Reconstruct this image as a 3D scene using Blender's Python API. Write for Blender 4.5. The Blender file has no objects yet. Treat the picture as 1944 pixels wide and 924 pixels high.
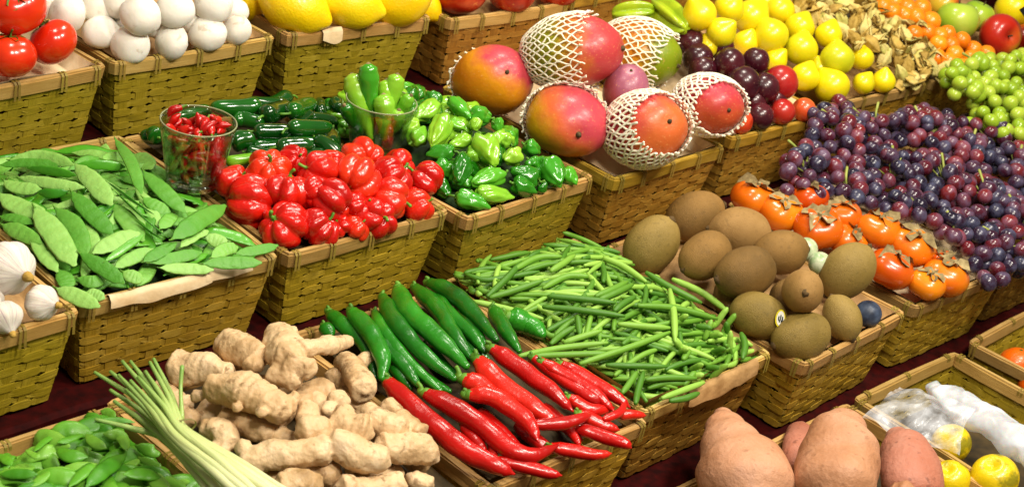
import bpy, bmesh, math, random
import numpy as np
from mathutils import Vector, Matrix, Quaternion, noise as MN
random.seed(7)
S = bpy.context.scene
COL = S.collection
PI = math.pi
# ------------------------------------------------------------------ camera, world, lamps, exposure
RC = ((0.69967, -0.69257, 0.17422), (0.20841, 0.43173, 0.87733), (-0.68297, -0.57789, 0.44611))   # world -> camera axes
FPX = 3058.4
CZ = 1.75
Rm = Matrix(RC)
cam_d = bpy.data.cameras.new('camera'); cam = bpy.data.objects.new('camera', cam_d); COL.objects.link(cam)
cam.matrix_world = Matrix.Translation((0, 0, CZ)) @ Rm.transposed().to_4x4()
cam_d.sensor_width = 36; cam_d.lens = FPX / 1944 * 36
cam_d.clip_start = .05; cam_d.clip_end = 100
cam_d.dof.use_dof = True; cam_d.dof.focus_distance = 2.35; cam_d.dof.aperture_fstop = 9
S.camera = cam
S.view_settings.view_transform = 'Standard'; S.view_settings.look = 'None'
S.view_settings.gamma = 1; S.view_settings.exposure = -0.25
wd = bpy.data.worlds.new('World'); S.world = wd; wd.use_nodes = True
wb = wd.node_tree.nodes['Background']; wb.inputs[0].default_value = (1.0, .86, .66, 1); wb.inputs[1].default_value = .22
def lamp(x, y, z, tx, ty, tz, size, power, col=(1, .93, .80)):
    l = bpy.data.lights.new('lamp', 'AREA'); l.shape = 'DISK'; l.size = size; l.energy = power; l.color = col
    o = bpy.data.objects.new('ceiling_lamp', l); COL.objects.link(o); o.location = (x, y, z)
    o.rotation_euler = (Vector((tx, ty, tz)) - Vector((x, y, z))).to_track_quat('-Z', 'Y').to_euler()
lamp(0.8, 0.2, 2.7, 1.2, 1.3, .6, .42, 42)
lamp(1.6, 0.05, 2.7, 1.8, 1.2, .6, .42, 44)
lamp(2.5, 0.5, 2.7, 2.5, 1.4, .6, .42, 44)
lamp(1.3, 1.9, 2.6, 1.4, 1.7, .6, .42, 15)
lamp(2.5, 2.1, 2.6, 2.5, 1.7, .6, .42, 26)
# ------------------------------------------------------------------ pixel helpers (used only to read positions off the photo)
O = Vector((0, 0, CZ))
def ray(px, py): return (Rm.transposed() @ Vector(((px - 972) / FPX, -(py - 462) / FPX, -1)))
def proj(p):
    c = Rm @ (Vector(p) - O); return 972 + FPX * c.x / -c.z, 462 - FPX * c.y / -c.z
def depth(p): return -(Rm @ (Vector(p) - O)).z
def cdir(x, y, z): return (Rm.transposed() @ Vector((x, y, z))).normalized()
def ZM(ox, oy, s): return lambda x, y: (ox + x / s, oy + y / s)
Z1 = ZM(0, 0, 2.888); Z2 = ZM(480, 0, 2.888); Z3 = ZM(850, 0, 2.718); Z4 = ZM(1400, 0, 2.888); Z5 = ZM(0, 240, 2.567)
Z6 = ZM(400, 250, 2.369); Z7 = ZM(740, 180, 2.4325); Z8 = ZM(1060, 320, 2.8875)
Y1 = ZM(1380, 180, 2.2); Y2 = ZM(1350, 360, 2.01); Y3 = ZM(0, 420, 1.833); Y4 = ZM(160, 600, 2.852); Y5 = ZM(580, 500, 2.179)
Y6 = ZM(880, 460, 1.9917); Y7 = ZM(1280, 600, 2.852); Y8 = ZM(600, 100, 3.85)
# ------------------------------------------------------------------ baskets' layout
TZ = {'D': CZ - .9526, 'C': CZ - 1.0626, 'B': CZ - 1.175, 'A': CZ - 1.2875}
BW, BD, BH, BS = .30, .408, .135, .87
BK = {  # tier, x, y(front), yaw, h0, hm, hs : mound of fruit centres over the rim
 'tomato': ('D', 1.124, 1.921, .056, .02, .05, .0), 'mushroom': ('D', 1.446, 1.936, .017, .018, .05, .03),
 'lemon': ('D', 1.78, 1.933, -.069, .02, .04, .02), 'peach': ('D', 2.116, 1.90, -.022, .03, .04, .02),
 'back1': ('D', 2.44, 1.92, .01, 0, .02, .0), 'back2': ('D', 2.765, 1.93, -.01, 0, .02, 0), 'back3': ('D', 3.09, 1.92, .0, 0, .02, 0),
 'back4': ('D', 3.41, 1.92, .0, 0, .02, 0),
 'garlic': ('C', .818, 1.489, .011, .02, .05, .0), 'snow': ('C', 1.132, 1.502, -.027, -.002, .045, .0),
 'red': ('C', 1.451, 1.493, .004, .012, .03, .02), 'green': ('C', 1.766, 1.472, .06, .008, .05, .01),
 'mango': ('C', 2.098, 1.462, .025, .03, .05, .03), 'plum': ('C', 2.448, 1.48, -.026, .02, .05, .03),
 'yellow': ('C', 2.829, 1.499, -.023, .02, .05, .06), 'kumquat': ('C', 3.16, 1.49, .01, .01, .05, .06), 'apple': ('C', 3.49, 1.52, 0, .03, .05, .03),
 'pea': ('B', .852, 1.019, .026, -.02, .035, .0), 'ginger': ('B', 1.146, 1.035, .01, .01, .045, .01),
 'chili': ('B', 1.441, 1.05, -.011, .010, .035, .012), 'beans': ('B', 1.761, 1.069, .023, -.004, .03, .02),
 'kiwi': ('B', 2.089, 1.031, .044, .015, .055, .01), 'pers': ('B', 2.429, 1.035, -.022, .018, .025, .03),
 'grape': ('B', 2.753, 1.04, .0, .02, .02, .05), 'grape2': ('B', 3.075, 1.04, .01, .02, .02, .05), 'ggrape': ('B', 3.395, 1.04, .0, .02, .02, .09),
 'lbag': ('A', 2.259, .601, -.021, -.03, .035, 0), 'orange': ('A', 2.64, .606, .016, -.03, .03, 0),
 'sweet': ('A', 1.94, .60, .01, .0, .05, .0), 'edge': ('A', 1.625, .60, -.01, 0, .0, 0)}
def bl(b, x, y):
    t, bx, by, a = BK[b][:4]; dx, dy = x - bx, y - by
    return (dx * math.cos(a) + dy * math.sin(a)), (-dx * math.sin(a) + dy * math.cos(a))
def bw(b, u, v, z=0):
    t, bx, by, a = BK[b][:4]
    return Vector((bx + u * math.cos(a) - v * math.sin(a), by + u * math.sin(a) + v * math.cos(a), TZ[t] + z))
def mound(b, x, y):
    t, bx, by, a, h0, hm, hs = BK[b]; u, v = bl(b, x, y)
    U = min(1, abs(u / (BW / 2))); V = min(1, abs(v / BD * 2 - 1)); v01 = max(0, min(1, v / BD))
    return TZ[t] + h0 + hs * v01 + hm * (1 - U ** 2) * (1 - V ** 2)
def gmound(b, x, y):      # the ramp of grapes over three baskets, up against the tier behind
    v = max(-.05, min(.46, y - 1.04)) / .42
    return TZ['B'] + .012 + (.105 if b == 'G' else .155) * max(0, v) + .012 * MN.noise(Vector((x * 9, y * 9, 0)))
def surf(b, x, y): return gmound(b, x, y) if b in ('G', 'GG') else mound(b, x, y)
def on(b, px, py, lift=0.):
    d = ray(px, py); t0 = .8; t1 = 6.; f = lambda t: (O.z + d.z * t) - (surf(b, d.x * t, d.y * t) + lift)
    t = t0
    while t < t1 and f(t) > 0: t += .01
    lo, hi = t - .01, t
    for _ in range(20):
        m = (lo + hi) / 2
        if f(m) > 0: lo = m
        else: hi = m
    return O + d * hi
# ------------------------------------------------------------------ object helpers
def link(name, me, parent=None, loc=None, rot=None):
    o = bpy.data.objects.new(name, me); COL.objects.link(o)
    if parent: o.parent = parent
    if loc is not None: o.location = loc
    if rot is not None: o.rotation_mode = 'QUATERNION'; o.rotation_quaternion = rot
    return o
def tag(o, label, cat, group=None):
    o['label'] = label; o['category'] = cat
    if group: o['group'] = group
    return o
def struct(o): o['kind'] = 'structure'; return o
def mk(name, vs, fs, m, smooth=True, uvs=None):
    me = bpy.data.meshes.new(name); me.from_pydata([tuple(v) for v in vs], [], fs); me.update()
    if smooth: me.polygons.foreach_set('use_smooth', [True] * len(me.polygons))
    if uvs is not None:
        ul = me.uv_layers.new(name='UVMap'); li = np.empty(len(me.loops), dtype=np.int32); me.loops.foreach_get('vertex_index', li)
        ul.data.foreach_set('uv', np.array(uvs, dtype=np.float32)[li].ravel())
    if m: me.materials.append(m)
    return me
def add(A, vs, fs):
    n = len(A[0]); A[0].extend(vs); A[1].extend([tuple(i + n for i in f) for f in fs])
def rev(f, nt=20, np_=24):     # closed surface from a point function f(theta from +Z, phi)
    vs = [Vector(f(0., 0.))]; fs = []
    for i in range(1, nt):
        for j in range(np_): vs.append(Vector(f(PI * i / nt, 2 * PI * j / np_)))
    vs.append(Vector(f(PI, 0.)))
    for j in range(np_): fs.append((0, 1 + j, 1 + (j + 1) % np_))
    for i in range(nt - 2):
        for j in range(np_):
            a = 1 + i * np_ + j; b = 1 + i * np_ + (j + 1) % np_; fs.append((a, a + np_, b + np_, b))
    L = len(vs) - 1; k = 1 + (nt - 2) * np_
    for j in range(np_): fs.append((L, k + (j + 1) % np_, k + j))
    return vs, fs
def catmull(P, n):
    P = [Vector(p) for p in P]; 
    if len(P) == 2: P = [P[0], (P[0] + P[1]) / 2, P[1]]
    Q = [2 * P[0] - P[1]] + P + [2 * P[-1] - P[-2]]; out = []; m = len(P) - 1
    for i in range(n + 1):
        t = i / n * m; k = min(int(t), m - 1); t -= k; a, b, c, d = Q[k:k + 4]
        out.append(.5 * ((2 * b) + (c - a) * t + (2 * a - 5 * b + 4 * c - d) * t * t + (3 * b - a - 3 * c + d) * t ** 3))
    return out
def interp(R, t):
    m = len(R) - 1; x = t * m; k = min(int(x), m - 1); x -= k; x = x * x * (3 - 2 * x); return R[k] * (1 - x) + R[k + 1] * x
def tube(P, R, n=16, seg=10, up=None, flat=1., lump=0., ls=40., round_=True, bulge=0, ang=None, rings=0):
    """swept tube; flat < 1 squashes along up; returns verts, faces"""
    C = catmull(P, n); vs = []; fs = []; U = Vector(up) if up is not None else Vector((0.13, .21, .97)); sd = random.random() * 50
    for i, c in enumerate(C):
        T = (C[min(i + 1, n)] - C[max(i - 1, 0)]).normalized(); s = T.cross(U).normalized(); u = s.cross(T)
        if up is None: U = u
        r = interp(R, i / n)
        if rings: acc = sum((C[k + 1] - C[k]).length for k in range(i)) / rings + .25 * math.sin(i * .9 + sd); r *= 1 - .085 * max(0, 1 - abs(acc - round(acc)) / .14)
        if bulge: r2 = r * (1 + (.28 if bulge > 4 else .12) * math.sin(i / n * bulge * 2 * PI)); 
        else: r2 = r
        for j in range(seg):
            a = 2 * PI * j / seg; q = 1.
            if lump: q = 1 + lump * MN.noise((c + (s * math.cos(a) + u * math.sin(a)) * r) * ls + Vector((sd, 0, 0)))
            if ang: q *= 1 + ang * math.cos(3 * a)
            vs.append(c + s * (math.cos(a) * r * q) + u * (math.sin(a) * r2 * q * flat))
        if i:
            for j in range(seg):
                k = (i - 1) * seg; fs.append((k + j, k + (j + 1) % seg, k + seg + (j + 1) % seg, k + seg + j))
    for e, i0 in ((0, 0), (1, n * seg)):
        T = (C[0] - C[1]) if e == 0 else (C[n] - C[n - 1]); r = R[0] if e == 0 else R[-1]
        vs.append(C[0 if e == 0 else n] + T.normalized() * r * (.55 if round_ else .0)); k = len(vs) - 1
        for j in range(seg):
            f = (i0 + j, i0 + (j + 1) % seg, k); fs.append(f if e else f[::-1])
    return vs, fs
def recentre(vs):
    c = Vector((0, 0, 0))
    for v in vs: c += v
    c /= len(vs); return [v - c for v in vs], c
def qaxis(ax, spin=0.):
    return Vector(ax).to_track_quat('Z', 'Y') @ Quaternion((0, 0, 1), spin)
def zone(b, p):
    u, v = bl(b, p.x, p.y); U = 'left' if u < -.05 else ('right' if u > .05 else 'middle'); V = 'front' if v < .12 else ('back' if v > .29 else 'centre')
    return {'leftfront': 'at the left front corner of', 'leftcentre': 'along the left rim of', 'leftback': 'at the back left of', 'middlefront': 'at the front of', 'middlecentre': 'in the very middle of', 'middleback': 'at the back of', 'rightfront': 'at the right front corner of', 'rightcentre': 'along the right rim of', 'rightback': 'at the back right of'}[U + V] + ' the pile'
# ------------------------------------------------------------------ materials
def rgb(h, s=1):
    """'#rrggbb' as seen in sRGB to linear"""
    c = [int(h[i:i + 2], 16) / 255 for i in (1, 3, 5)]
    return tuple(((x / 12.92) if x <= .04045 else ((x + .055) / 1.055) ** 2.4) * s for x in c) + (1,)
def rough_is_matte(r): return not isinstance(r, bpy.types.NodeSocket) and r in (.78, .85)
class NT:
    def __init__(s, name):
        s.m = bpy.data.materials.new(name); s.m.use_nodes = True; s.t = s.m.node_tree; s.b = s.t.nodes['Principled BSDF']; s.o = s.t.nodes['Material Output']
    def n(s, k, **kw):
        n = s.t.nodes.new(k)
        for a, v in kw.items():
            if a.startswith('i_'): n.inputs[int(a[2:]) if a[2:].isdigit() else a[2:].replace('_', ' ')].default_value = v
            else: setattr(n, a, v)
        return n
    def l(s, a, b): s.t.links.new(a, b)
    def co(s, kind='Object'): return s.n('ShaderNodeTexCoord').outputs[kind]
    def noise(s, scale, detail=3, co=None, rough=.55, dim='3D', w=None):
        n = s.n('ShaderNodeTexNoise'); n.inputs['Scale'].default_value = scale; n.inputs['Detail'].default_value = detail; n.inputs['Roughness'].default_value = rough
        if w is not None: n.noise_dimensions = '4D'; s.l(w, n.inputs['W'])
        s.l(co if co else s.co(), n.inputs['Vector']); return n.outputs['Fac']
    def rnd(s): return s.n('ShaderNodeObjectInfo').outputs['Random']
    def ramp(s, fac, stops):
        r = s.n('ShaderNodeValToRGB'); e = r.color_ramp.elements
        while len(e) < len(stops): e.new(.5)
        for k, (p, c) in enumerate(stops): e[k].position = p; e[k].color = c
        s.l(fac, r.inputs[0]); return r.outputs[0]
    def mix(s, f, a, b, mode='MIX'):
        m = s.n('ShaderNodeMix', data_type='RGBA', blend_type=mode)
        for sock, v in ((m.inputs[0], f), (m.inputs[6], a), (m.inputs[7], b)):
            if hasattr(v, 'is_linked') or isinstance(v, bpy.types.NodeSocket): s.l(v, sock)
            else: sock.default_value = v
        return m.outputs[2]
    def math(s, op, a, b=0.):
        m = s.n('ShaderNodeMath', operation=op)
        for k, v in ((0, a), (1, b)):
            if isinstance(v, bpy.types.NodeSocket): s.l(v, m.inputs[k])
            else: m.inputs[k].default_value = v
        return m.outputs[0]
    def rr(s, v, a, b, c, d):
        m = s.n('ShaderNodeMapRange'); s.l(v, m.inputs[0])
        for k, x in zip((1, 2, 3, 4), (a, b, c, d)): m.inputs[k].default_value = x
        return m.outputs[0]
    def bump(s, h, dist, strength=1.):
        b = s.n('ShaderNodeBump'); b.inputs['Strength'].default_value = strength; b.inputs['Distance'].default_value = dist
        s.l(h, b.inputs['Height']); s.l(b.outputs[0], s.b.inputs['Normal'])
    def fin(s, col, rough=.4, coat=0., sss=0., ssr=.01, spec=.5, crough=.14):
        if isinstance(col, bpy.types.NodeSocket): s.l(col, s.b.inputs['Base Color'])
        else: s.b.inputs['Base Color'].default_value = col
        if isinstance(rough, bpy.types.NodeSocket): s.l(rough, s.b.inputs['Roughness'])
        else: s.b.inputs['Roughness'].default_value = rough
        s.b.inputs['Coat Weight'].default_value = coat * .7; s.b.inputs['Sheen Weight'].default_value = .10 if rough_is_matte(rough) else 0; s.b.inputs['Coat Roughness'].default_value = crough
        s.b.inputs['Specular IOR Level'].default_value = spec * .8
        if sss: s.b.inputs['Subsurface Weight'].default_value = sss; s.b.inputs['Subsurface Scale'].default_value = ssr; s.b.inputs['Subsurface Radius'].default_value = (1, .5, .25)
        return s.m
def veg(name, cols, scale=25, rough=.35, coat=0., bump=0., bs=200, sss=0., rand=.25, spots=None, ssr=.008, detail=3):
    """noise-mixed skin; the object's own random shifts where it sits in the ramp"""
    N = NT(name); w = N.rnd(); w10 = N.math('MULTIPLY', w, 37.)
    f = N.noise(scale, detail, w=w10); f = N.math('ADD', N.rr(f, .3, .7, rand / 2, 1 - rand / 2), N.math('MULTIPLY', N.math('SUBTRACT', w, .5), rand * 1.6))
    n = len(cols); c = N.ramp(f, [(i / (n - 1) if n > 1 else 0, rgb(k)) for i, k in enumerate(cols)])
    if spots:
        s2 = N.noise(spots[1], 4, w=w10); c = N.mix(N.rr(s2, spots[2], spots[2] + .06, 0, spots[3] if len(spots) > 3 else 1), c, rgb(spots[0]))
    if bump: N.bump(N.noise(bs, 4, w=w10), bump)
    return N.fin(c, rough, coat, sss, ssr)
M = {}
def bamboo(name, cs, gl=.42):
    N = NT(name); uv = N.n('ShaderNodeTexCoord').outputs['UV']; mp = N.n('ShaderNodeMapping'); N.l(uv, mp.inputs[0]); mp.inputs['Scale'].default_value = (12, 700, 1)
    fib = N.noise(1, 4, co=mp.outputs[0]); mp2 = N.n('ShaderNodeMapping'); N.l(uv, mp2.inputs[0]); mp2.inputs['Scale'].default_value = (22, 60, 1)
    big = N.noise(1, 3, co=mp2.outputs[0]); at = N.n('ShaderNodeAttribute', attribute_name='tint').outputs['Fac']
    f = N.math('ADD', N.math('MULTIPLY', big, .55), N.math('MULTIPLY', at, .55)); f = N.math('SUBTRACT', f, .05)
    c = N.ramp(f, [(.1, rgb(cs[0])), (.45, rgb(cs[1])), (.8, rgb(cs[2]))]); c = N.mix(N.rr(fib, .35, .7, .42, 0), c, rgb(cs[0]))
    hv = N.n('ShaderNodeHueSaturation'); N.l(c, hv.inputs['Color']); N.l(N.rr(N.rnd(), 0, 1, .82, 1.15), hv.inputs['Value']); N.l(N.rr(N.math('FRACT', N.math('MULTIPLY', N.rnd(), 7.3)), 0, 1, .488, .506), hv.inputs['Hue']); c = hv.outputs[0]; st = N.noise(14, 4, w=N.math('MULTIPLY', N.rnd(), 13.)); c = N.mix(N.rr(st, .62, .72, 0, .55), c, rgb(cs[3]))
    N.bump(N.math('ADD', fib, N.math('MULTIPLY', big, .5)), .0009)
    return N.fin(c, N.rr(fib, .3, .7, gl, gl + .22), spec=.4)
M['bam_olive'] = bamboo('bamboo_olive', ('#64580e', '#a08c1a', '#c8b03c', '#5a4a10'))
M['bam_gold'] = bamboo('bamboo_gold', ('#725a14', '#b48e24', '#d6b24c', '#6e4c16'))
M['bam_brown'] = bamboo('bamboo_brown', ('#60400e', '#a07022', '#c49840', '#603c12'))
M['rim_pale'] = bamboo('bamboo_rim', ('#8d6a30', '#b48f4c', '#cfae6c', '#7a5a20'))
M['tie'] = bamboo('bamboo_tie', ('#7c6a26', '#a0883c', '#c0a95c', '#84702a'))
N = NT('maroon_cloth'); M['cloth'] = N.fin(N.ramp(N.noise(60, 4), [(.3, rgb('#1e0302')), (.7, rgb('#3c0604'))]), .8, spec=.12); 
N = NT('kraft_paper'); fn = N.noise(40, 4); N.bump(N.noise(35, 3), .004); M['paper'] = N.fin(N.ramp(fn, [(.3, rgb('#8e6a3c')), (.7, rgb('#b48e5c'))]), .7)
N = NT('pale_paper'); N.bump(N.noise(30, 3), .003); M['paper_pale'] = N.fin(N.ramp(N.noise(30, 4), [(.3, rgb('#c9a97c')), (.7, rgb('#dcc7a2'))]), .6)
N = NT('dark_paper'); M['paper_dark'] = N.fin(N.ramp(N.noise(50, 4), [(.3, rgb('#2a2210')), (.7, rgb('#4a3a1c'))]), .8)  # in the chilli basket this dark colour is painted shade between the chillies
N = NT('gap_shade_fill'); M['gap_shade_green'] = N.fin(N.ramp(N.noise(80, 4), [(.3, rgb('#12240a')), (.7, rgb('#24420f'))]), .8)  # shade in the gaps of the green piles, painted as a dark green sheet
M['tomato'] = veg('tomato_skin', ['#c01806', '#dc3410', '#e8480e'], 14, .22, .6, sss=.12, bump=.0002, bs=60)
M['calyx'] = veg('calyx_green', ['#2e4a12', '#58781e'], 60, .55)
M['mushroom'] = veg('mushroom_cap', ['#cfc6b6', '#e2dccf', '#e8e3d9'], 22, .62, bump=.0006, bs=120, sss=.25, rand=.3, spots=('#a88c66', 48, .60, .45))
M['mstem'] = veg('mushroom_stem', ['#d8cbb2', '#ece4d2'], 60, .7)
M['lemon'] = veg('lemon_skin', ['#e0b400', '#f2cc04', '#f4d618'], 12, .36, .25, bump=.0012, bs=260, sss=.15, rand=.2)
M['peach'] = veg('nectarine_skin', ['#8e1206', '#b8280c', '#d8581e'], 30, .35, .2, bump=.0003, bs=90, spots=('#e28a40', 90, .60, .6))
M['yellow'] = veg('yellow_fruit_skin', ['#bfc018', '#dcca0e', '#ead210', '#eccc14'], 14, .30, .3, bump=.0004, bs=200, sss=.15, rand=.45, spots=('#8c6a10', 110, .72, .6))
M['star'] = veg('starfruit_skin', ['#7fa214', '#a8bc1e', '#c4c832'], 20, .25, .5, sss=.1)
M['husk'] = veg('dry_husk', ['#8c6c24', '#bc9c48', '#d4c078', '#b8b058'], 45, .7, bump=.002, bs=150, rand=.6)
M['kumquat'] = veg('kumquat_skin', ['#e06a04', '#ee8410', '#f29a18'], 20, .3, .4, bump=.0005, bs=400, sss=.15)
M['gapple'] = veg('green_apple_skin', ['#7aa41c', '#9cba2e', '#b8c850'], 14, .25, .4)
N = NT('red_apple_skin'); sp = N.n('ShaderNodeSeparateXYZ'); N.l(N.co('Generated'), sp.inputs[0]); f = N.math('ADD', sp.outputs['X'], N.math('MULTIPLY', N.noise(18, 4), .9))
M['rapple'] = N.fin(N.ramp(f, [(.45, rgb('#c9a428')), (.75, rgb('#c8501c')), (1, rgb('#b22414'))]), .28, .4)
def plum(name, cs):
    N = NT(name); w = N.math('MULTIPLY', N.rnd(), 31.); c = N.ramp(N.noise(14, 3, w=w), [(.3, rgb(cs[0])), (.5, rgb(cs[1])), (.75, rgb(cs[2]))])
    c = N.mix(N.rr(N.noise(300, 2), .66, .72, 0, .5), c, rgb('#b08068')); return N.fin(c, N.rr(N.noise(30, 3), .3, .7, .22, .38), .5, sss=.06)
M['plum_d'] = plum('dark_plum_skin', ('#24060e', '#3c0c18', '#5a141c')); M['plum_r'] = plum('red_plum_skin', ('#7c0a10', '#a01818', '#b83420')); M['plum_o'] = plum('orange_plum_skin', ('#a02010', '#c83a1a', '#d8662c'))
def mango(name, a, b, c, k, rr):
    """skin colour runs across the fruit from a through b to c along k (in the fruit's own axes)"""
    N = NT(name); w = N.math('MULTIPLY', N.rnd(), 31.)
    v = N.n('ShaderNodeVectorMath', operation='DOT_PRODUCT'); N.l(N.co('Object'), v.inputs[0]); v.inputs[1].default_value = Vector(k) * (.5 / rr)
    f = N.math('ADD', N.math('ADD', v.outputs['Value'], .5), N.math('MULTIPLY', N.math('SUBTRACT', N.noise(16, 4, w=w), .5), .6))
    col = N.ramp(f, [(.30, rgb(a)), (.5, rgb(b)), (.72, rgb(c))]); col = N.mix(N.rr(N.noise(230, 2), .62, .70, 0, .35), col, rgb('#e0a060'))
    N.bump(N.noise(60, 3), .0012); return N.fin(col, .40, .12, sss=.08)
N = NT('foam_net'); M['foam'] = N.fin(rgb('#f0e6d0'), .55, sss=.2, ssr=.004)
N = NT('woody'); M['wood'] = N.fin(N.ramp(N.noise(200, 3), [(.3, rgb('#2c2010')), (.7, rgb('#5e4a28'))]), .8)
def grape(name, cs, tr):
    N = NT(name); w = N.rnd(); f = N.math('ADD', N.math('MULTIPLY', w, .8), N.math('MULTIPLY', N.noise(30, 2, w=N.math('MULTIPLY', w, 41.)), .25))
    c = N.ramp(f, [(i / (len(cs) - 1), rgb(k)) for i, k in enumerate(cs)]); bl_ = N.noise(55, 4, w=N.math('MULTIPLY', w, 17.))
    c = N.mix(N.rr(bl_, .42, .68, 0, .0 if tr else .30), c, rgb('#7e86ac')); m = N.fin(c, N.rr(bl_, .4, .7, .2, .42), .25, sss=.35 if tr else .12, ssr=.01); return m
M['grape_d'] = grape('dark_grape_skin', ['#120e1e', '#1e1428', '#301428', '#4a1424', '#661a20', '#862822'], False)
M['grape_g'] = grape('green_grape_skin', ['#7c9c1c', '#98b42c', '#aebf44'], True)
M['gstem'] = veg('grape_stem', ['#7c8a30', '#a8ac58'], 60, .6)
M['pers'] = veg('persimmon_skin', ['#bc4206', '#d6640a', '#e48812'], 12, .26, .4, sss=.12, rand=.5, spots=('#7a3008', 120, .70, .5))
M['perscal'] = veg('persimmon_calyx', ['#4e4128', '#7e6c44', '#a8966a'], 90, .8, bump=.001, bs=200)
M['kiwi'] = veg('kiwi_skin', ['#644a1c', '#8c6830', '#a8824c'], 18, .66, bump=.0016, bs=900, rand=.5, spots=('#503a16', 160, .58, .25))
M['kiwi_g'] = veg('kiwi_skin_olive', ['#584a1a', '#7c6628', '#967c3e'], 18, .58, bump=.0014, bs=900, rand=.4, spots=('#443a12', 160, .58, .25))
M['kiwi_end'] = veg('kiwi_end', ['#3c2c14', '#5c4624'], 200, .9)
M['gchili'] = veg('green_chili_skin', ['#0e4e0a', '#1a6c10', '#2e881a'], 14, .3, .5, bump=.0024, bs=55, sss=.04, rand=.4)
M['rchili'] = veg('red_chili_skin', ['#940604', '#bc0e08', '#d02410'], 14, .3, .5, bump=.0024, bs=55, sss=.05, rand=.4)
M['chistem'] = veg('chili_stem', ['#3c6c14', '#66982a'], 60, .5)
M['bonnet'] = veg('red_pepper_skin', ['#a80804', '#cc160a', '#de3812'], 16, .26, .6, bump=.0026, bs=70, sss=.06, rand=.45)
M['padron'] = veg('green_pepper_skin', ['#1c660a', '#34881a', '#4a9e20', '#80b82c'], 14, .22, .7, bump=.0014, bs=50, sss=.05, rand=1.)
M['padron_l'] = veg('light_green_pepper_skin', ['#5a9a14', '#84b828', '#98c238'], 14, .24, .6, bump=.0012, bs=50, sss=.08)
M['jal'] = veg('jalapeno_skin', ['#08340a', '#0c460c', '#186010'], 14, .14, 1., bump=.0008, bs=40, rand=.4)
M['bean'] = veg('bean_skin', ['#44761a', '#689a2c', '#92bc4c'], 20, .5, .0, bump=.0006, bs=120, rand=.9)
M['snow'] = veg('snow_pea_skin', ['#4a8c24', '#6aa83c', '#8cbc5c'], 30, .5, .0, bump=.0016, bs=140, sss=.1, rand=.8)
M['snow_d'] = veg('snow_pea_dark', ['#2f7c14', '#4c9a1e', '#5ca428'], 30, .36, .25, bump=.0008, bs=110, rand=.6)
M['pea'] = veg('pea_pod_skin', ['#3a8012', '#5a9e22', '#7ab23c'], 30, .42, .1, bump=.0008, bs=90, sss=.08, rand=.7)
M['ginger'] = veg('ginger_skin', ['#9a784a', '#c2a074', '#d2b48a', '#d6ba98'], 26, .55, .05, bump=.0032, bs=90, sss=.10, rand=.25, spots=('#75522c', 75, .60, .6), detail=5)
M['ginger_cut'] = veg('ginger_cut', ['#a88434', '#c4a04c'], 120, .8, bump=.002, bs=300)
M['garlic'] = None
N = NT('garlic_skin'); sp = N.n('ShaderNodeSeparateXYZ'); N.l(N.co(), sp.inputs[0]); an = N.math('ARCTAN2', sp.outputs[1], sp.outputs[0]); cx = N.n('ShaderNodeCombineXYZ'); N.l(N.math('MULTIPLY', an, 9.), cx.inputs[0]); N.l(N.math('MULTIPLY', sp.outputs[2], 14.), cx.inputs[1])
f = N.noise(1.3, 3, co=cx.outputs[0]); N.bump(N.noise(3., 3, co=cx.outputs[0]), .0012); M['garlic'] = N.fin(N.ramp(f, [(.3, rgb('#ece6da')), (.55, rgb('#e2d8cc')), (.68, rgb('#b79aa4'))]), .5, sss=.2)
N = NT('lemongrass_skin'); uv = N.n('ShaderNodeTexCoord').outputs['UV']; mp = N.n('ShaderNodeMapping'); N.l(uv, mp.inputs[0]); mp.inputs['Scale'].default_value = (5, 30, 1); f = N.noise(1, 3, co=mp.outputs[0])
su = N.n('ShaderNodeSeparateXYZ'); N.l(uv, su.inputs[0]); c = N.ramp(su.outputs[0], [(0, rgb('#74a048')), (.3, rgb('#a4bc6a')), (.55, rgb('#bec884')), (1, rgb('#dcdcae'))]); c = N.mix(N.rr(f, .4, .7, 0, .45), c, rgb('#8aa648')); N.bump(f, .0006); M['grass'] = N.fin(c, .4, .15, sss=.1)
M['sweet_r'] = veg('sweet_potato_skin_reddish', ['#8c4c34', '#aa6850', '#b47c68'], 14, .6, bump=.0030, bs=90, sss=.06, rand=.3, spots=('#5a3020', 70, .60, .5), detail=7)
M['sweet'] = veg('sweet_potato_skin', ['#8c5c3c', '#b07c58', '#be8c6c', '#be907c'], 14, .6, bump=.0030, bs=90, sss=.06, rand=.3, spots=('#6a4428', 90, .60, .35), detail=7)
M['orange'] = veg('orange_skin', ['#e05404', '#ec6c0c'], 12, .34, .3, bump=.001, bs=260, sss=.1)
N = NT('mottled_lemon_skin'); c = N.mix(N.rr(N.noise(26, 5), .52, .60, 0, .8), rgb('#dcbe10'), rgb('#6e6c14')); N.bump(N.noise(260, 2), .0008); M['quince'] = N.fin(c, .3, .4, sss=.1)
N = NT('blue_plum_skin'); M['blue'] = N.fin(N.ramp(N.noise(50, 4), [(.35, rgb('#161c2c')), (.7, rgb('#46536a'))]), .45)
N = NT('pale_wrap'); M['palewrap'] = N.fin(N.ramp(N.noise(60, 3), [(.4, rgb('#8ea878')), (.6, rgb('#c2c8a8'))]), .35, .3)
N = NT('tumbler_glass'); gl_ = N.n('ShaderNodeBsdfGlossy'); gl_.inputs['Roughness'].default_value = .03; tb = N.n('ShaderNodeBsdfTransparent'); tb.inputs[0].default_value = (.93, .97, .92, 1); fr_ = N.n('ShaderNodeFresnel'); fr_.inputs[0].default_value = 1.5; mx = N.n('ShaderNodeMixShader'); N.l(N.math('MINIMUM', N.math('MULTIPLY', fr_.outputs[0], 1.3), .55), mx.inputs[0]); N.l(tb.outputs[0], mx.inputs[1]); N.l(gl_.outputs[0], mx.inputs[2]); N.l(mx.outputs[0], N.o.inputs[0]); M['glass'] = N.m
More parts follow.
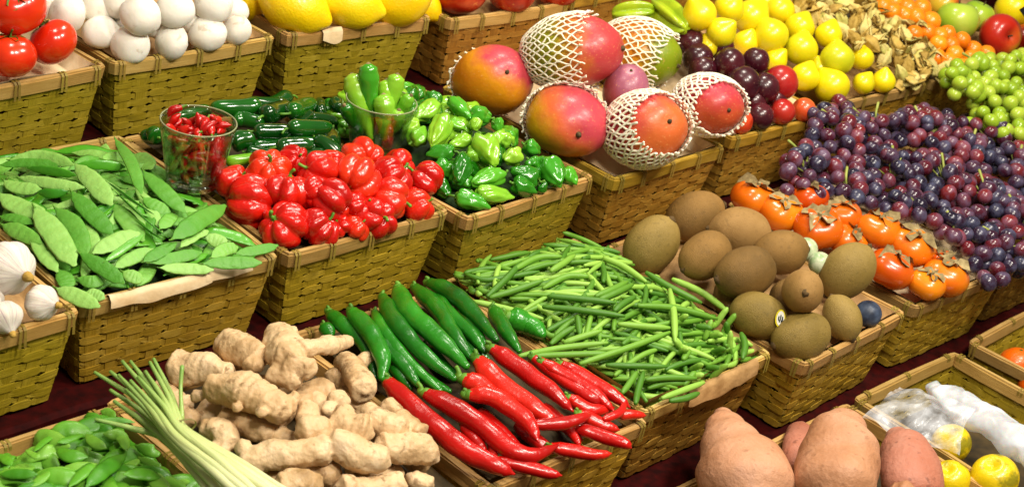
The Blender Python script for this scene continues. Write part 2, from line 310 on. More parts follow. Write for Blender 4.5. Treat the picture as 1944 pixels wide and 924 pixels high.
N = NT('thick_glass'); N.b.inputs['Transmission Weight'].default_value = 1; N.b.inputs['IOR'].default_value = 1.4; M['glass2'] = N.fin((1, 1, 1, 1), .01)
N = NT('rim_glass'); N.b.inputs['Transmission Weight'].default_value = .5; M['rimglass'] = N.fin(rgb('#b8bc90'), .1)
N = NT('white_film'); M['film'] = N.fin(rgb('#e4e8f0'), .22, spec=.8); tb = N.n('ShaderNodeBsdfTransparent'); mx = N.n('ShaderNodeMixShader'); N.l(N.rr(N.noise(26, 4), .35, .7, .05, .6), mx.inputs[0]); N.l(tb.outputs[0], mx.inputs[1]); N.l(N.b.outputs[0], mx.inputs[2]); N.l(mx.outputs[0], N.o.inputs[0])
N = NT('white_bag'); N.b.inputs['Subsurface Weight'].default_value = .3; M['bagwhite'] = N.fin(rgb('#e2e6ee'), .3, spec=.6); tb = N.n('ShaderNodeBsdfTransparent'); mx = N.n('ShaderNodeMixShader'); N.l(N.rr(N.noise(20, 3), .3, .7, .35, .85), mx.inputs[0]); N.l(tb.outputs[0], mx.inputs[1]); N.l(N.b.outputs[0], mx.inputs[2]); N.l(mx.outputs[0], N.o.inputs[0])
N = NT('slate'); M['slate'] = N.fin(rgb('#0a0c10'), .85, spec=.2)
N = NT('chalk'); M['chalk'] = N.fin(rgb('#8fb0c8'), .8)
N = NT('sticker_white'); M['st_w'] = N.fin(rgb('#e8e8dc'), .4)
N = NT('sticker_yellow'); M['st_y'] = N.fin(rgb('#d8c820'), .4)
N = NT('sticker_dark'); M['st_d'] = N.fin(rgb('#1c2c3c'), .4)
N = NT('rubber_band'); M['band'] = N.fin(rgb('#6c6a30'), .5)
# ------------------------------------------------------------------ the stepped stand (setting)
def box(A, x0, x1, y0, y1, z0, z1):
    add(A, [Vector(p) for p in ((x0, y0, z0), (x1, y0, z0), (x1, y1, z0), (x0, y1, z0), (x0, y0, z1), (x1, y0, z1), (x1, y1, z1), (x0, y1, z1))],
        [(0, 3, 2, 1), (4, 5, 6, 7), (0, 1, 5, 4), (1, 2, 6, 5), (2, 3, 7, 6), (3, 0, 4, 7)])
gz = -0.0
A = ([], []); add(A, [Vector(p) for p in ((-6, -6, 0), (9, -6, 0), (9, 9, 0), (-6, 9, 0))], [(0, 1, 2, 3)])
struct(link('floor', mk('floor', A[0], A[1], M['paper_dark'], False)))
A = ([], []); prof = []
ys = {'A': .56, 'B': 1.022, 'C': 1.484, 'D': 1.914}
# one cloth-covered stepped profile swept along x, with gentle ripples
pr = [(ys['A'], .0)]
for t in 'ABCD':
    zt = TZ[t] - BH - .004; y0 = ys[t]
    for k in (.3, .6, .9, 1): pr.append((y0, pr[0][1] if False else (pr[-1][1] * (1 - k) + (zt - .006) * k)))
    pr.append((y0 + .006, zt)); y1 = {'A': ys['B'], 'B': ys['C'], 'C': ys['D'], 'D': 2.42}[t]
    for k in (.33, .66, 1.): pr.append((y0 + .006 + (y1 - y0 - .008) * k, zt))
pr.append((2.42, .0)); nx = 120
vs = []; fs = []
for i in range(nx + 1):
    x = .1 + 4.6 * i / nx
    for k, (y, z) in enumerate(pr): vs.append(Vector((x, y + .004 * MN.noise(Vector((x * 14, z * 3, 1))), z)))
K = len(pr)
for i in range(nx):
    for k in range(K - 1): a = i * K + k; fs.append((a, a + 1, a + K + 1, a + K))
fs.append(tuple(range(K))); fs.append(tuple(nx * K + k for k in reversed(range(K))))
tag(link('display_stand', mk('display_stand', vs, fs, M['cloth'], False)), 'stepped market stand under dark maroon cloth, carrying all the baskets', 'stand')
# ------------------------------------------------------------------ woven baskets
def perim(u, t):   # u in 0..1 round the basket (front, right, back, left), t = depth below rim (m)
    k = t / BH; sx = 1 - (1 - BS) * k; w = BW / 2 * sx; d = BD / 2 * (1 - (1 - BS) * .8 * k)
    L = [BW, BD, BW, BD]; tot = sum(L); s = (u % 1) * tot; i = 0
    while i < 3 and s > L[i]: s -= L[i]; i += 1
    f = s / L[i]; c = [(-w, -d), (w, -d), (w, d), (-w, d)]; a = c[i]; b = c[(i + 1) % 4]
    n = [(0, -1), (1, 0), (0, 1), (-1, 0)]; x = a[0] + (b[0] - a[0]) * f; y = a[1] + (b[1] - a[1]) * f; nx_, ny_ = n[i]
    e = .009   # soften the corner
    ds = min(s, L[i] - s)
    if ds < e:
        q = (1 - ds / e) * .5; j = (i + 1) % 4 if s > L[i] / 2 else (i - 1) % 4; m = n[j]
        nx_, ny_ = nx_ * (1 - q) + m[0] * q, ny_ * (1 - q) + m[1] * q; x -= (nx_ + 0) * q * .004; y -= ny_ * q * .004
    return Vector((x, y + BD / 2, 0)), Vector((nx_, ny_, 0))
def basket_meshes(seed, bam, rimm):
    rg = random.Random(seed); V = []; Fc = []; UV = []; tint = []
    rows = 9; hh = (BH - .019) / rows; ns = 42; NU = 420
    for r in range(rows):
        t0 = .018 + r * hh; tn = rg.random(); uo = rg.random() * 3
        base = len(V); ph = r % 2
        jit = [rg.uniform(-1, 1) for _ in range(ns + 1)]; tj = [rg.random() for _ in range(ns + 1)]
        wob = rg.random() * 9
        for i in range(NU):
            u = i / NU; c = u * ns; k = int(c) ; fr = c - k; sgn = 1 if (k + ph) % 2 else -1
            nd = min(fr, 1 - fr); nt_ = max(0, 1 - nd / .16) * hh * (.10 + .14 * tj[k]); o = sgn * .0009 * (max(0, math.sin(PI * fr)) ** .5) + .0007 * jit[k]
            sk = .0022 * math.sin(u * 40 + wob) * .5 + .0011 * jit[k] * math.sin(PI * fr)
            for (e, dt) in ((1, .0002 + nt_ * (tj[k] > .35)), (1, hh - .0003 - nt_), (-1, hh - .0003 - nt_), (-1, .0002 + nt_ * (tj[k] > .35))):
                p, n = perim(u, t0 + dt); p = p + n * (o + e * .0007 + (.0003 if e > 0 and dt > .002 else 0)); V.append((p.x, p.y, -(t0 + dt) + sk)); UV.append((uo + u * 1.4, r * .31 + dt)); tint.append(.25 + .5 * tj[k] * .6 + tn * .25)
        for i in range(NU):
            a = base + i * 4; b = base + ((i + 1) % NU) * 4
            for q in range(4): Fc.append((a + q, b + q, b + (q + 1) % 4, a + (q + 1) % 4))
    # upright staves
    for k in range(ns):
        u0 = (k + .5) / ns; du = .24 / ns * rg.uniform(.85, 1.15); base = len(V); m = 10; tn = rg.random()
        for i in range(m + 1):
            t = .012 + (BH - .014) * i / m; r = (t - .018) / hh
            for (e, s) in ((1, -1), (1, 1), (-1, 1), (-1, -1)):
                p, n = perim(u0 + s * du, t); p = p + n * (e * .0007); V.append((p.x, p.y, -t)); UV.append((t * 1.4, k * .17 + (s + 1) * .008)); tint.append(.3 + tn * .3)
        for i in range(m):
            a = base + i * 4; b = a + 4
            for q in range(4): Fc.append((a + (q + 1) % 4, b + (q + 1) % 4, b + q, a + q))
    for q_ in range(34):      # loose slivers lifting off the weave
        u0 = rg.random(); t = rg.uniform(.02, BH - .01); L_ = rg.uniform(.006, .022); base = len(V)
        for i in range(4):
            p, n = perim(u0 + L_ * i / 3 / 1.416, min(BH - .002, t)); p = p + n * (.002 + rg.uniform(.003, .008) * (i / 3) ** 2)
            for e in (-1, 1): V.append((p.x, p.y, -t - .003 * i / 3 + e * .0011 * (1 - i / 3.2))); UV.append((i * .01, q_ * .1 + e * .002)); tint.append(.8)
        for i in range(3): a = base + 2 * i; Fc.append((a, a + 1, a + 3, a + 2))
    wall = mk('wall', V, Fc, bam, False, UV); at = wall.attributes.new('tint', 'FLOAT', 'POINT'); at.data.foreach_set('value', tint)
    # rim: outer hoop, inner hoop, top lath
    V = []; Fc = []; UV = []; tint = []
    for (t0, t1, o0, o1, tn) in ((-.001, .0182, .0030, .0056, .55), (-.0015, .017, -.0062, -.0034, .45), (-.0035, .002, -.003, .0032, .75)):
        base = len(V); wb_ = rg.random() * 9
        for i in range(160):
            u = i / 160; dz = .0012 * math.sin(u * 31 + wb_); tj = tn + .1 * math.sin(u * 17 + wb_)
            for (t, o) in ((t0, o1), (t1, o1), (t1, o0), (t0, o0)):
                p, n = perim(u, max(t, 0)); p = p + n * o; V.append((p.x, p.y, -t + dz)); UV.append((u * 1.4, t + o + tn)); tint.append(tj)
        for i in range(160):
            a = base + i * 4; b = base + ((i + 1) % 160) * 4
            for q in range(4): Fc.append((a + q, b + q, b + (q + 1) % 4, a + (q + 1) % 4))
    rim = mk('rim', V, Fc, rimm, False, UV); at = rim.attributes.new('tint', 'FLOAT', 'POINT'); at.data.foreach_set('value', tint)
    A = ([], []); w = BW / 2 * BS - .002; d = BD / 2 * (1 - (1 - BS) * .8) - .002
    box(A, -w, w, BD / 2 - d, BD / 2 + d, -BH, -BH + .003); base_ = mk('base', A[0], A[1], bam, False, [(v.x, v.y) for v in A[0]])
    # a tie wrapped over the rim: two narrow turns
    V = []; Fc = []
    for s in (-.0030, .0030):
        lp = [(s + rg.uniform(-.001, .001), -.0072, -.0235), (s, -.0074, .0015), (s, -.004, .0052), (s, .004, .0052), (s, .0074, .0015), (s, .0072, -.0215)]
        b0 = len(V)
        for (x, y, z) in lp:
            for e in (-.0019, .0019): V.append((x + e, y, z))
        for i in range(5): Fc.append((b0 + 2 * i, b0 + 2 * i + 1, b0 + 2 * i + 3, b0 + 2 * i + 2))
    tie = mk('tie', V, Fc, M['tie'], False, [(v[0], v[2]) for v in V])
    return wall, rim, base_, tie
sets = [basket_meshes(1, M['bam_olive'], M['rim_pale']), basket_meshes(2, M['bam_gold'], M['rim_pale']), basket_meshes(3, M['bam_brown'], M['bam_gold']), basket_meshes(4, M['bam_olive'], M['rim_pale']), basket_meshes(5, M['bam_gold'], M['rim_pale']), basket_meshes(6, M['bam_brown'], M['rim_pale'])]
def basket(b, k, label, nt=5):
    t, x, y, a = BK[b][:4]; e = link('woven_basket', None, None, (x, y, TZ[t])); e.rotation_euler = (0, 0, a); tag(e, label, 'basket', 'woven bamboo produce baskets')
    w, r, bs, ti = sets[k + 3 * (sum(map(ord, b)) % 2)]; link('wall', w, e); link('rim', r, e); link('base', bs, e); rg = random.Random(hash(b) % 97 if False else sum(map(ord, b)))
    tot = 2 * (BW + BD); marks = [.012] + [BW * f for f in (.25, .5, .75)] + [BW - .012] + [BW + .014] + [BW + BD * f for f in (.33, .66)] + [BW + BD - .014] + [BW + BD + BW * f for f in (.1, .5, .9)] + [BW * 2 + BD + .014] + [2 * BW + BD + BD * f for f in (.33, .66)] + [tot - .014]
    for s in marks:
        p, n = perim(s / tot + rg.uniform(-.002, .002), 0); o = link('tie', ti, e, p); o.rotation_euler = (0, 0, math.atan2(n.y, n.x) + PI / 2)
    return e
BL = {
 'tomato': (0, 'woven basket of ripe tomatoes in the top left corner'), 'mushroom': (0, 'woven basket holding the white mushrooms'), 'lemon': (0, 'woven basket holding the big yellow lemons'),
 'peach': (2, 'woven basket of dark red nectarines to the right of the lemons'), 'back1': (2, 'woven basket half hidden behind the netted mangoes'), 'back2': (2, 'woven basket on the top step behind the yellow fruit'), 'back3': (2, 'woven basket on the top step behind the dry husks'), 'back4': (2, 'woven basket on the top step behind the green apples'),
 'garlic': (0, 'woven basket holding the garlic bulbs at the left edge'), 'snow': (1, 'woven basket full of flat snow peas'), 'red': (0, 'woven basket of wrinkled red peppers, jalapenos at its back'), 'green': (0, 'woven basket of small crinkled green peppers'),
 'mango': (2, 'woven basket holding the big mangoes in foam nets'), 'plum': (2, 'woven basket of dark plums right of the mangoes'), 'yellow': (1, 'woven basket of yellow pear shaped fruit and dry husks'), 'kumquat': (1, 'woven basket of small orange kumquats'), 'apple': (1, 'woven basket with red and green apples, top right corner'),
 'pea': (1, 'woven basket of sugar snap pea pods, bottom left corner'), 'ginger': (1, 'woven basket heaped with ginger roots'), 'chili': (1, 'woven basket of long green and red chillies'), 'beans': (2, 'woven basket of green beans with brown paper at its rim'),
 'kiwi': (1, 'woven basket holding the brown kiwis'), 'pers': (1, 'woven basket holding the orange persimmons'), 'grape': (2, 'woven basket buried under dark grapes beside the persimmons'), 'grape2': (2, 'woven basket of red and purple grapes at the right edge'), 'ggrape': (2, 'woven basket under the pale green grapes'),
 'lbag': (0, 'woven basket with a clear plastic bag over mottled yellow fruit'), 'orange': (0, 'woven basket with oranges in the lower right corner'), 'sweet': (0, 'woven basket holding the large sweet potatoes'), 'edge': (0, 'empty looking woven basket below the green bean basket')}
for b, (k, lab) in BL.items(): basket(b, k, lab)
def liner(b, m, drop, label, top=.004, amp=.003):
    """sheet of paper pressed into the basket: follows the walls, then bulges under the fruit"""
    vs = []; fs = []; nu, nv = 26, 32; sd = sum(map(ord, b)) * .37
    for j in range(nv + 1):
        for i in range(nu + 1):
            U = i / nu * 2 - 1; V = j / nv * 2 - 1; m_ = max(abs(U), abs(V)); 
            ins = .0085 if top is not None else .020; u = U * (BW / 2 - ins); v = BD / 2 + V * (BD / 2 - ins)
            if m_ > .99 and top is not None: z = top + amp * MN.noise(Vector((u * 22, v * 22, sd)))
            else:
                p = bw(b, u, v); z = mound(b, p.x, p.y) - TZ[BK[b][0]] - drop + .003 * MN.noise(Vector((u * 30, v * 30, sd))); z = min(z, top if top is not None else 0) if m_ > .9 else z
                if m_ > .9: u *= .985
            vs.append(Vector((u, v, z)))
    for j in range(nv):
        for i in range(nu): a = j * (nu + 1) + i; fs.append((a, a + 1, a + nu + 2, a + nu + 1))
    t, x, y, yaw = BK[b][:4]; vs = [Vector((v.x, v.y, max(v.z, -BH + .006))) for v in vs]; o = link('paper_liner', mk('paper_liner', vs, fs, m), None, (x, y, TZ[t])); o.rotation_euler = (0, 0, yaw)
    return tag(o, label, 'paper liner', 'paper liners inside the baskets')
for b, m, dr, lab in (('tomato', 'paper_pale', .05, 'pale paper lining the tomato basket'), ('mushroom', 'paper', .045, 'brown paper lining the mushroom basket'), ('lemon', 'paper_pale', .05, 'pale paper lining the lemon basket'),
    ('peach', 'paper', .06, 'brown paper under the nectarines'), ('garlic', 'paper', .045, 'brown paper under the garlic bulbs'), ('snow', 'gap_shade_green', .022, 'dark green sheet beneath the snow peas, gap shade put in its colour'), ('red', 'paper_dark', .03, 'dark paper under the wrinkled red peppers'),
    ('green', 'gap_shade_green', .022, 'dark green sheet beneath the small green peppers, gap shade put in its colour'), ('mango', 'paper_pale', .06, 'pale paper under the mangoes'), ('plum', 'paper_pale', .035, 'pale paper under the plums'), ('yellow', 'paper', .035, 'brown paper under the yellow fruit'), ('kumquat', 'paper_dark', .03, 'dark paper under the kumquats'),
    ('apple', 'paper', .05, 'brown paper under the red and green apples'), ('pea', 'gap_shade_green', .02, 'dark green sheet beneath the snap pea pods, gap shade put in its colour'), ('ginger', 'paper_dark', .03, 'dark paper under the ginger roots'), ('chili', 'paper_dark', .018, 'dark sheet lining the chilli basket, shade of the gaps put in its colour'), ('beans', 'paper', .026, 'brown paper standing above the rim around the green beans'),
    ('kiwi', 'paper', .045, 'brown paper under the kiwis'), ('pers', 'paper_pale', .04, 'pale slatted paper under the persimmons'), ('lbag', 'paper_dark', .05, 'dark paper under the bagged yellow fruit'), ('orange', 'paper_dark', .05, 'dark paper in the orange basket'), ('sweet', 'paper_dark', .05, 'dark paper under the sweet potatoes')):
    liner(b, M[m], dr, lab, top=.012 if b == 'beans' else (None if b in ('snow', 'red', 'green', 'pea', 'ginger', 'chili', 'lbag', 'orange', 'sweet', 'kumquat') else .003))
# ------------------------------------------------------------------ fruit shapes (unit size, stem end at +Z)
def sph(th, ph): return math.sin(th) * math.cos(ph), math.sin(th) * math.sin(ph), math.cos(th)
def shape(kind, seed):
    rg = random.Random(seed); s1, s2, s3 = rg.random() * 50, rg.random(), rg.uniform(.9, 1.1)
    nz = lambda x, y, z, f, a: 1 + a * MN.noise(Vector((x * f + s1, y * f, z * f)))
    def f(th, ph):
        x, y, z = sph(th, ph); r = 1.
        if kind == 'tomato': r = 1 - .16 * math.exp(-(th / .38) ** 2) + .018 * math.cos(5 * ph + s1) * math.sin(th); return x * r, y * r, z * r * .84
        if kind == 'round': r = nz(x, y, z, 1.5, .05); return x * r, y * r, z * r * .95
        if kind == 'mushroom':
            r = nz(x, y, z, 1.4, .07); zz = z * .86 if z > 0 else z * .62; return x * r, y * r, zz * r
        if kind == 'lemon':
            e = math.exp(-((PI - th) / .28) ** 2); r = 1 + .16 * e + .10 * math.exp(-(th / .3) ** 2); r *= nz(x, y, z, 1.5, .04); return x * r * .80, y * r * .80, z * r * 1.04
        if kind == 'drop':
            q = math.exp(-(th / .48) ** 2); return x * (1 - .1 * q), y * (1 - .1 * q), z * .92 + .34 * q
        if kind == 'peach': r = 1 - .14 * math.exp(-(th / .3) ** 2) - .05 * math.exp(-(math.sin((ph) / 2) / .12) ** 2) * math.sin(th); return x * r, y * r, z * r * .93
        if kind == 'apple':
            r = 1 - .32 * math.exp(-(th / .33) ** 2) - .18 * math.exp(-((PI - th) / .28) ** 2) + .03 * math.cos(5 * ph) * (1 if th > 2 else 0) * math.sin(th); t = 1 + .06 * z; return x * r * t, y * r * t, z * r * .92
        if kind == 'plum': r = 1 - .10 * math.exp(-(th / .3) ** 2) - .035 * math.exp(-(math.sin(ph / 2) / .10) ** 2) * math.sin(th); return x * r * .98, y * r, z * r
        if kind == 'mango': r = nz(x, y, z, 1.1, .06) - .05 * math.exp(-(th / .25) ** 2); return x * r * .80 + .05 * z, y * r * .86, z * r
        if kind == 'pers':
            sq = 1 + .035 * math.cos(4 * ph + s1); r = (1 - .16 * math.exp(-(th / .5) ** 2)) * sq; return x * r, y * r, z * r * .74
        if kind == 'kiwi': r = nz(x, y, z, 1.3, .04); e = .035 * math.exp(-(th / .16) ** 2) + .05 * math.exp(-((PI - th) / .14) ** 2); return x * r * .76, y * r * .82, z * (r * 1.03 + e)
        if kind == 'bonnet':
            n = 4 + int(s2 * 4); w = (.5 - .5 * math.cos(n * ph + s1 + .6 * math.sin(th * 1.5 + s1) + .5 * math.sin(ph))) ** .4; g = math.sin(th) ** .6
            r = (1 - .24 * g * (1 - w)) * nz(x, y, z, 1.5, .09); r *= 1 - .28 * math.exp(-(th / .35) ** 2) - .2 * math.exp(-((PI - th) / .4) ** 2)
            return x * r, y * r, z * r * .85 * s3
        if kind == 'padron':
            n = 3 + int(s2 * 2); w = (.5 - .5 * math.cos(n * ph + s1)) ** .45; g = math.sin(th) ** .8; r = (1 - .16 * g * (1 - w)) * nz(x, y, z, 1.8, .24)
            tp = .76 + .20 * z; return x * r * tp, y * r * tp, z * r * (1 - .2 * math.exp(-(th / .4) ** 2)) * 1.1
        if kind == 'jal': tp = .40 + .05 * z; r = nz(x, y, z, 1.5, .07); q = max(0, -z); b_ = (1 - abs(z) ** 5) ** .5 / max(math.sin(th), 1e-3) if abs(z) < .999 else 0; b_ = min(b_, 1.6); return x * tp * b_ * r + .10 * (z * z), y * tp * b_ * r, z * 1.05
        if kind == 'star': w = abs(math.cos(2.5 * ph)) ** 1.6; r = (.36 + .40 * w) * (math.sin(th) ** -.25 if 0.05 < th < PI - .05 else 1); return x * r, y * r, z
        if kind == 'garlic':
            w = abs(math.sin(4 * ph + s1)) ** .7; r = 1 - .10 * (1 - w) * math.sin(th); q = math.exp(-(th / .34) ** 2); return x * r * (1 - .5 * q), y * r * (1 - .5 * q), z * .80 * (1 - .12 * math.exp(-((PI - th) / .3) ** 2)) + .42 * q
        if kind == 'husk':
            w = abs(math.sin(2.5 * ph + s1)); r = (.55 + .35 * w) * nz(x, y, z, 3, .35); q = math.exp(-((PI - th) / .5) ** 2); return x * r, y * r, z * .9 - .45 * q + .15 * MN.noise(Vector((ph, th * 2, s1)))
        return x, y, z
    return f
RES = {'bonnet': (28, 72), 'padron': (22, 42), 'star': (18, 40), 'garlic': (22, 48), 'husk': (12, 20), 'round': (14, 20), 'mushroom': (20, 26)}
def body(name, kind, m, c, r, ax=(0, 0, 1), spin=None, seed=None, parent=None, sz=(1, 1, 1)):
    seed = seed if seed is not None else random.randint(0, 9999)
    nt, np_ = RES.get(kind, (24, 32)); vs, fs = rev(shape(kind, seed), nt, np_); vs = [Vector((v.x * r * sz[0], v.y * r * sz[1], v.z * r * sz[2])) for v in vs]
    q = qaxis(ax, spin if spin is not None else random.random() * 6.28)
    return link(name, mk(name, vs, fs, m), parent, c, q)
def disc_calyx(name, m, n, r, z, parent, curl=.3, stem=.0, jag=.25, seed=1, hang=.35, stemr=.06):
    """n-lobed calyx seated on the stem end, with an optional stalk"""
    rg = random.Random(seed); vs = [Vector((0, 0, z + .02 * r))]; fs = []; K = n * 6; L = 4; s0 = rg.random() * 30
    for l in range(1, L + 1):
        for k in range(K):
            a = 2 * PI * k / K; lob = .45 + .55 * abs(math.cos(n * a / 2)) ** .8; q = l / L; rr = r * q * (lob if l > 1 else .8) * (1 + jag * MN.noise(Vector((math.cos(a) * 2, math.sin(a) * 2, s0))))
            vs.append(Vector((rr * math.cos(a), rr * math.sin(a), z - hang * rr * rr / r + curl * r * q ** 3 * (.5 + MN.noise(Vector((math.cos(a) * 3, math.sin(a) * 3, s0 + 9)))))))
    for k in range(K): fs.append((0, 1 + k, 1 + (k + 1) % K))
    for l in range(L - 1):
        for k in range(K): a = 1 + l * K + k; b = 1 + l * K + (k + 1) % K; fs.append((a, a + K, b + K, b))
    A = (vs, fs)
    if stem:
        sv, sf = tube([(0, 0, z - .01 * r), (rg.uniform(-.1, .1) * stem, rg.uniform(-.1, .1) * stem, z + stem * .5), (rg.uniform(-.5, .5) * stem, rg.uniform(-.5, .5) * stem, z + stem)], [stemr * r * 1.3, stemr * r, stemr * r * 1.2], 6, 7); add(A, sv, sf)
    o = link(name, mk(name, A[0], A[1], m), parent); return o
def px2m(p, n): return n * depth(p) / FPX
# ------------------------------------------------------------------ top row: tomatoes, mushrooms, lemons, nectarines
for (x, y, r, lift, ax, lab) in ((26, 8, 62, .055, (.3, .3, .9), 'large red tomato on top of the pile at the top left corner'), (20, 106, 50, .005, (.1, .9, .3), 'orange red tomato at the left edge, lowest in its basket'), (100, 81, 48, .01, (-.6, .8, .3), 'glossy tomato at the right front of its basket'), (-60, 20, 55, .03, (.2, .5, .8), 'tomato cut by the left edge of the view')):
    p = on('tomato', x, y, lift); rr = px2m(p, r); o = body('tomato', 'tomato', M['tomato'], p, rr, cdir(*ax)); tag(o, lab, 'tomato', 'tomatoes in the top left basket')
    disc_calyx('calyx', M['calyx'], 5, rr * .55, rr * .72, o, stem=rr * .3, jag=.5, seed=int(x) + 99, hang=.2)
MU = [(375, 80, 37, .03, 'mushroom nearest the tomatoes, at the left rim'), (555, 185, 35, .0, 'mushroom at the left front corner of its pile'), (715, 250, 36, .0, 'mushroom in front, second along the front rim, small dark speck on it'), (770, 90, 38, .05, 'large mushroom sitting on top, greyish underside showing'), (945, 235, 34, .0, 'mushroom in the middle of the front rim'), (960, 60, 36, .045, 'mushroom on top just right of the largest one'), (1140, 190, 35, .0, 'large mushroom, second from the right on the front rim'), (1300, 170, 29, .0, 'small mushroom at the right end of the front rim'), (1170, 25, 36, .04, 'mushroom on top at the right of the pile, cut by the upper edge'), (530, 45, 34, .02, 'elongated mushroom in the second row at the left'), (640, 10, 33, .03, 'mushroom at the upper edge, behind the largest one'), (670, 135, 28, -.01, 'mushroom mostly hidden under the largest one'), (250, 20, 34, .03, 'mushroom at the upper edge beside the tomatoes'), (850, 150, 26, -.01, 'mushroom glimpsed in the gap below the two top ones'), (1060, 110, 28, -.005, 'mushroom glimpsed behind the right front ones'), (1290, 70, 26, -.01, 'mushroom low at the back right of the pile')]
for i, (x, y, r, lift, lab) in enumerate(MU):
    p = on('mushroom', *Z1(x, y), lift); rr = px2m(p, r); ax = cdir(random.uniform(-.5, .5), random.uniform(.0, .7), random.uniform(.5, 1)); o = body('mushroom', 'mushroom', M['mushroom'], p, rr * 1.04, ax)
    tag(o, 'white ' + lab, 'mushroom', 'white mushrooms in the basket'); sv, sf = tube([(0, 0, -.5 * rr), (0, 0, -.8 * rr)], [.4 * rr, .42 * rr], 4, 10); link('stem', mk('stem', sv, sf, M['mstem']), o)
for (x, y, r, lift, ax, lab) in ((558, 12, 66, .01, (-.8, .35, .1), 'yellow lemon at the left of the front rim, tip pointing lower right'), (662, 6, 62, .01, (-.9, .25, .1), 'yellow lemon in the middle of the front rim'), (757, 4, 60, .01, (.9, .2, .2), 'yellow lemon at the right end of the front rim'), (478, -8, 50, .0, (.5, .8, .2), 'yellow lemon behind, at the back left of its basket'), (800, 8, 40, -.01, (-.6, .5, .1), 'small yellow lemon in the right corner')):
    p = on('lemon', x, y, lift); o = body('lemon', 'lemon', M['lemon'], p, px2m(p, r), cdir(*ax)); tag(o, lab, 'lemon', 'lemons in the top row basket')
for (x, y, r, lab) in ((872, -26, 58, 'dark red nectarine at the left of its basket'), (972, -22, 50, 'dark red nectarine in the middle of its basket'), (1058, -30, 48, 'dark red nectarine at the right of its basket')):
    p = on('peach', x, y, .0); o = body('nectarine', 'peach', M['peach'], p, px2m(p, r), cdir(.2, .7, .4)); tag(o, lab, 'nectarine', 'nectarines in the top row basket')
# ------------------------------------------------------------------ garlic
for (x, y, r, lift, ax, lab) in ((30, 165, 54, .03, (.75, -.25, .55), 'large garlic bulb on top, at the left edge'), (145, 285, 36, .0, (.9, -.1, .4), 'small garlic bulb at the right corner of its basket'), (15, 335, 36, -.002, (.5, -.75, .4), 'garlic bulb low at the front rim, left edge'), (-60, 270, 40, .0, (.2, .8, .4), 'garlic bulb just outside the left edge')):
    p = on('garlic', *Y3(x, y), lift); rr = px2m(p, r); o = body('garlic_bulb', 'garlic', M['garlic'], p, rr, cdir(*ax)); tag(o, lab, 'garlic', 'garlic bulbs in the left basket')
    sv, sf = tube([(0, 0, rr * 1.05), (0, 0, rr * 1.28)], [rr * .2, rr * .15], 4, 10); link('neck', mk('neck', sv, sf, M['ginger_cut']), o)
# ------------------------------------------------------------------ snow peas: flat pods
def pod(name, b, pts, wpx, m, lift, label, cat, group, thick=.16, tilt=(0, 0, 1), bulge=0, n=26):
    P = [on(b, x, y, lift) for x, y in pts]; w = px2m(P[0], wpx)
    up = (Vector(tilt).normalized() * .6 + cdir(0, 0, 1) * (.55 if wpx > 10 else 0)).normalized(); w *= .98; bulge = 6 if wpx > 10 else 0; vs, fs = tube(P, [w * .12, w * .7, w * .98, w, w * 1.0, w * .84, w * .2], n, 12, up=up, flat=thick, lump=.10, ls=60, bulge=bulge)
    vs, c = recentre(vs); o = link(name, mk(name, vs, fs, m), None, c); tag(o, label, cat, group)
    ax = (P[0] - P[1]).normalized(); q = P[0] - c; sv, sf = tube([q, q + ax * w * .25, q + ax * w * .55 + Vector((0, 0, w * .12))], [w * .17, w * .10, w * .07], 6, 6); link('stem', mk('stem', sv, sf, M['chistem']), o); return o
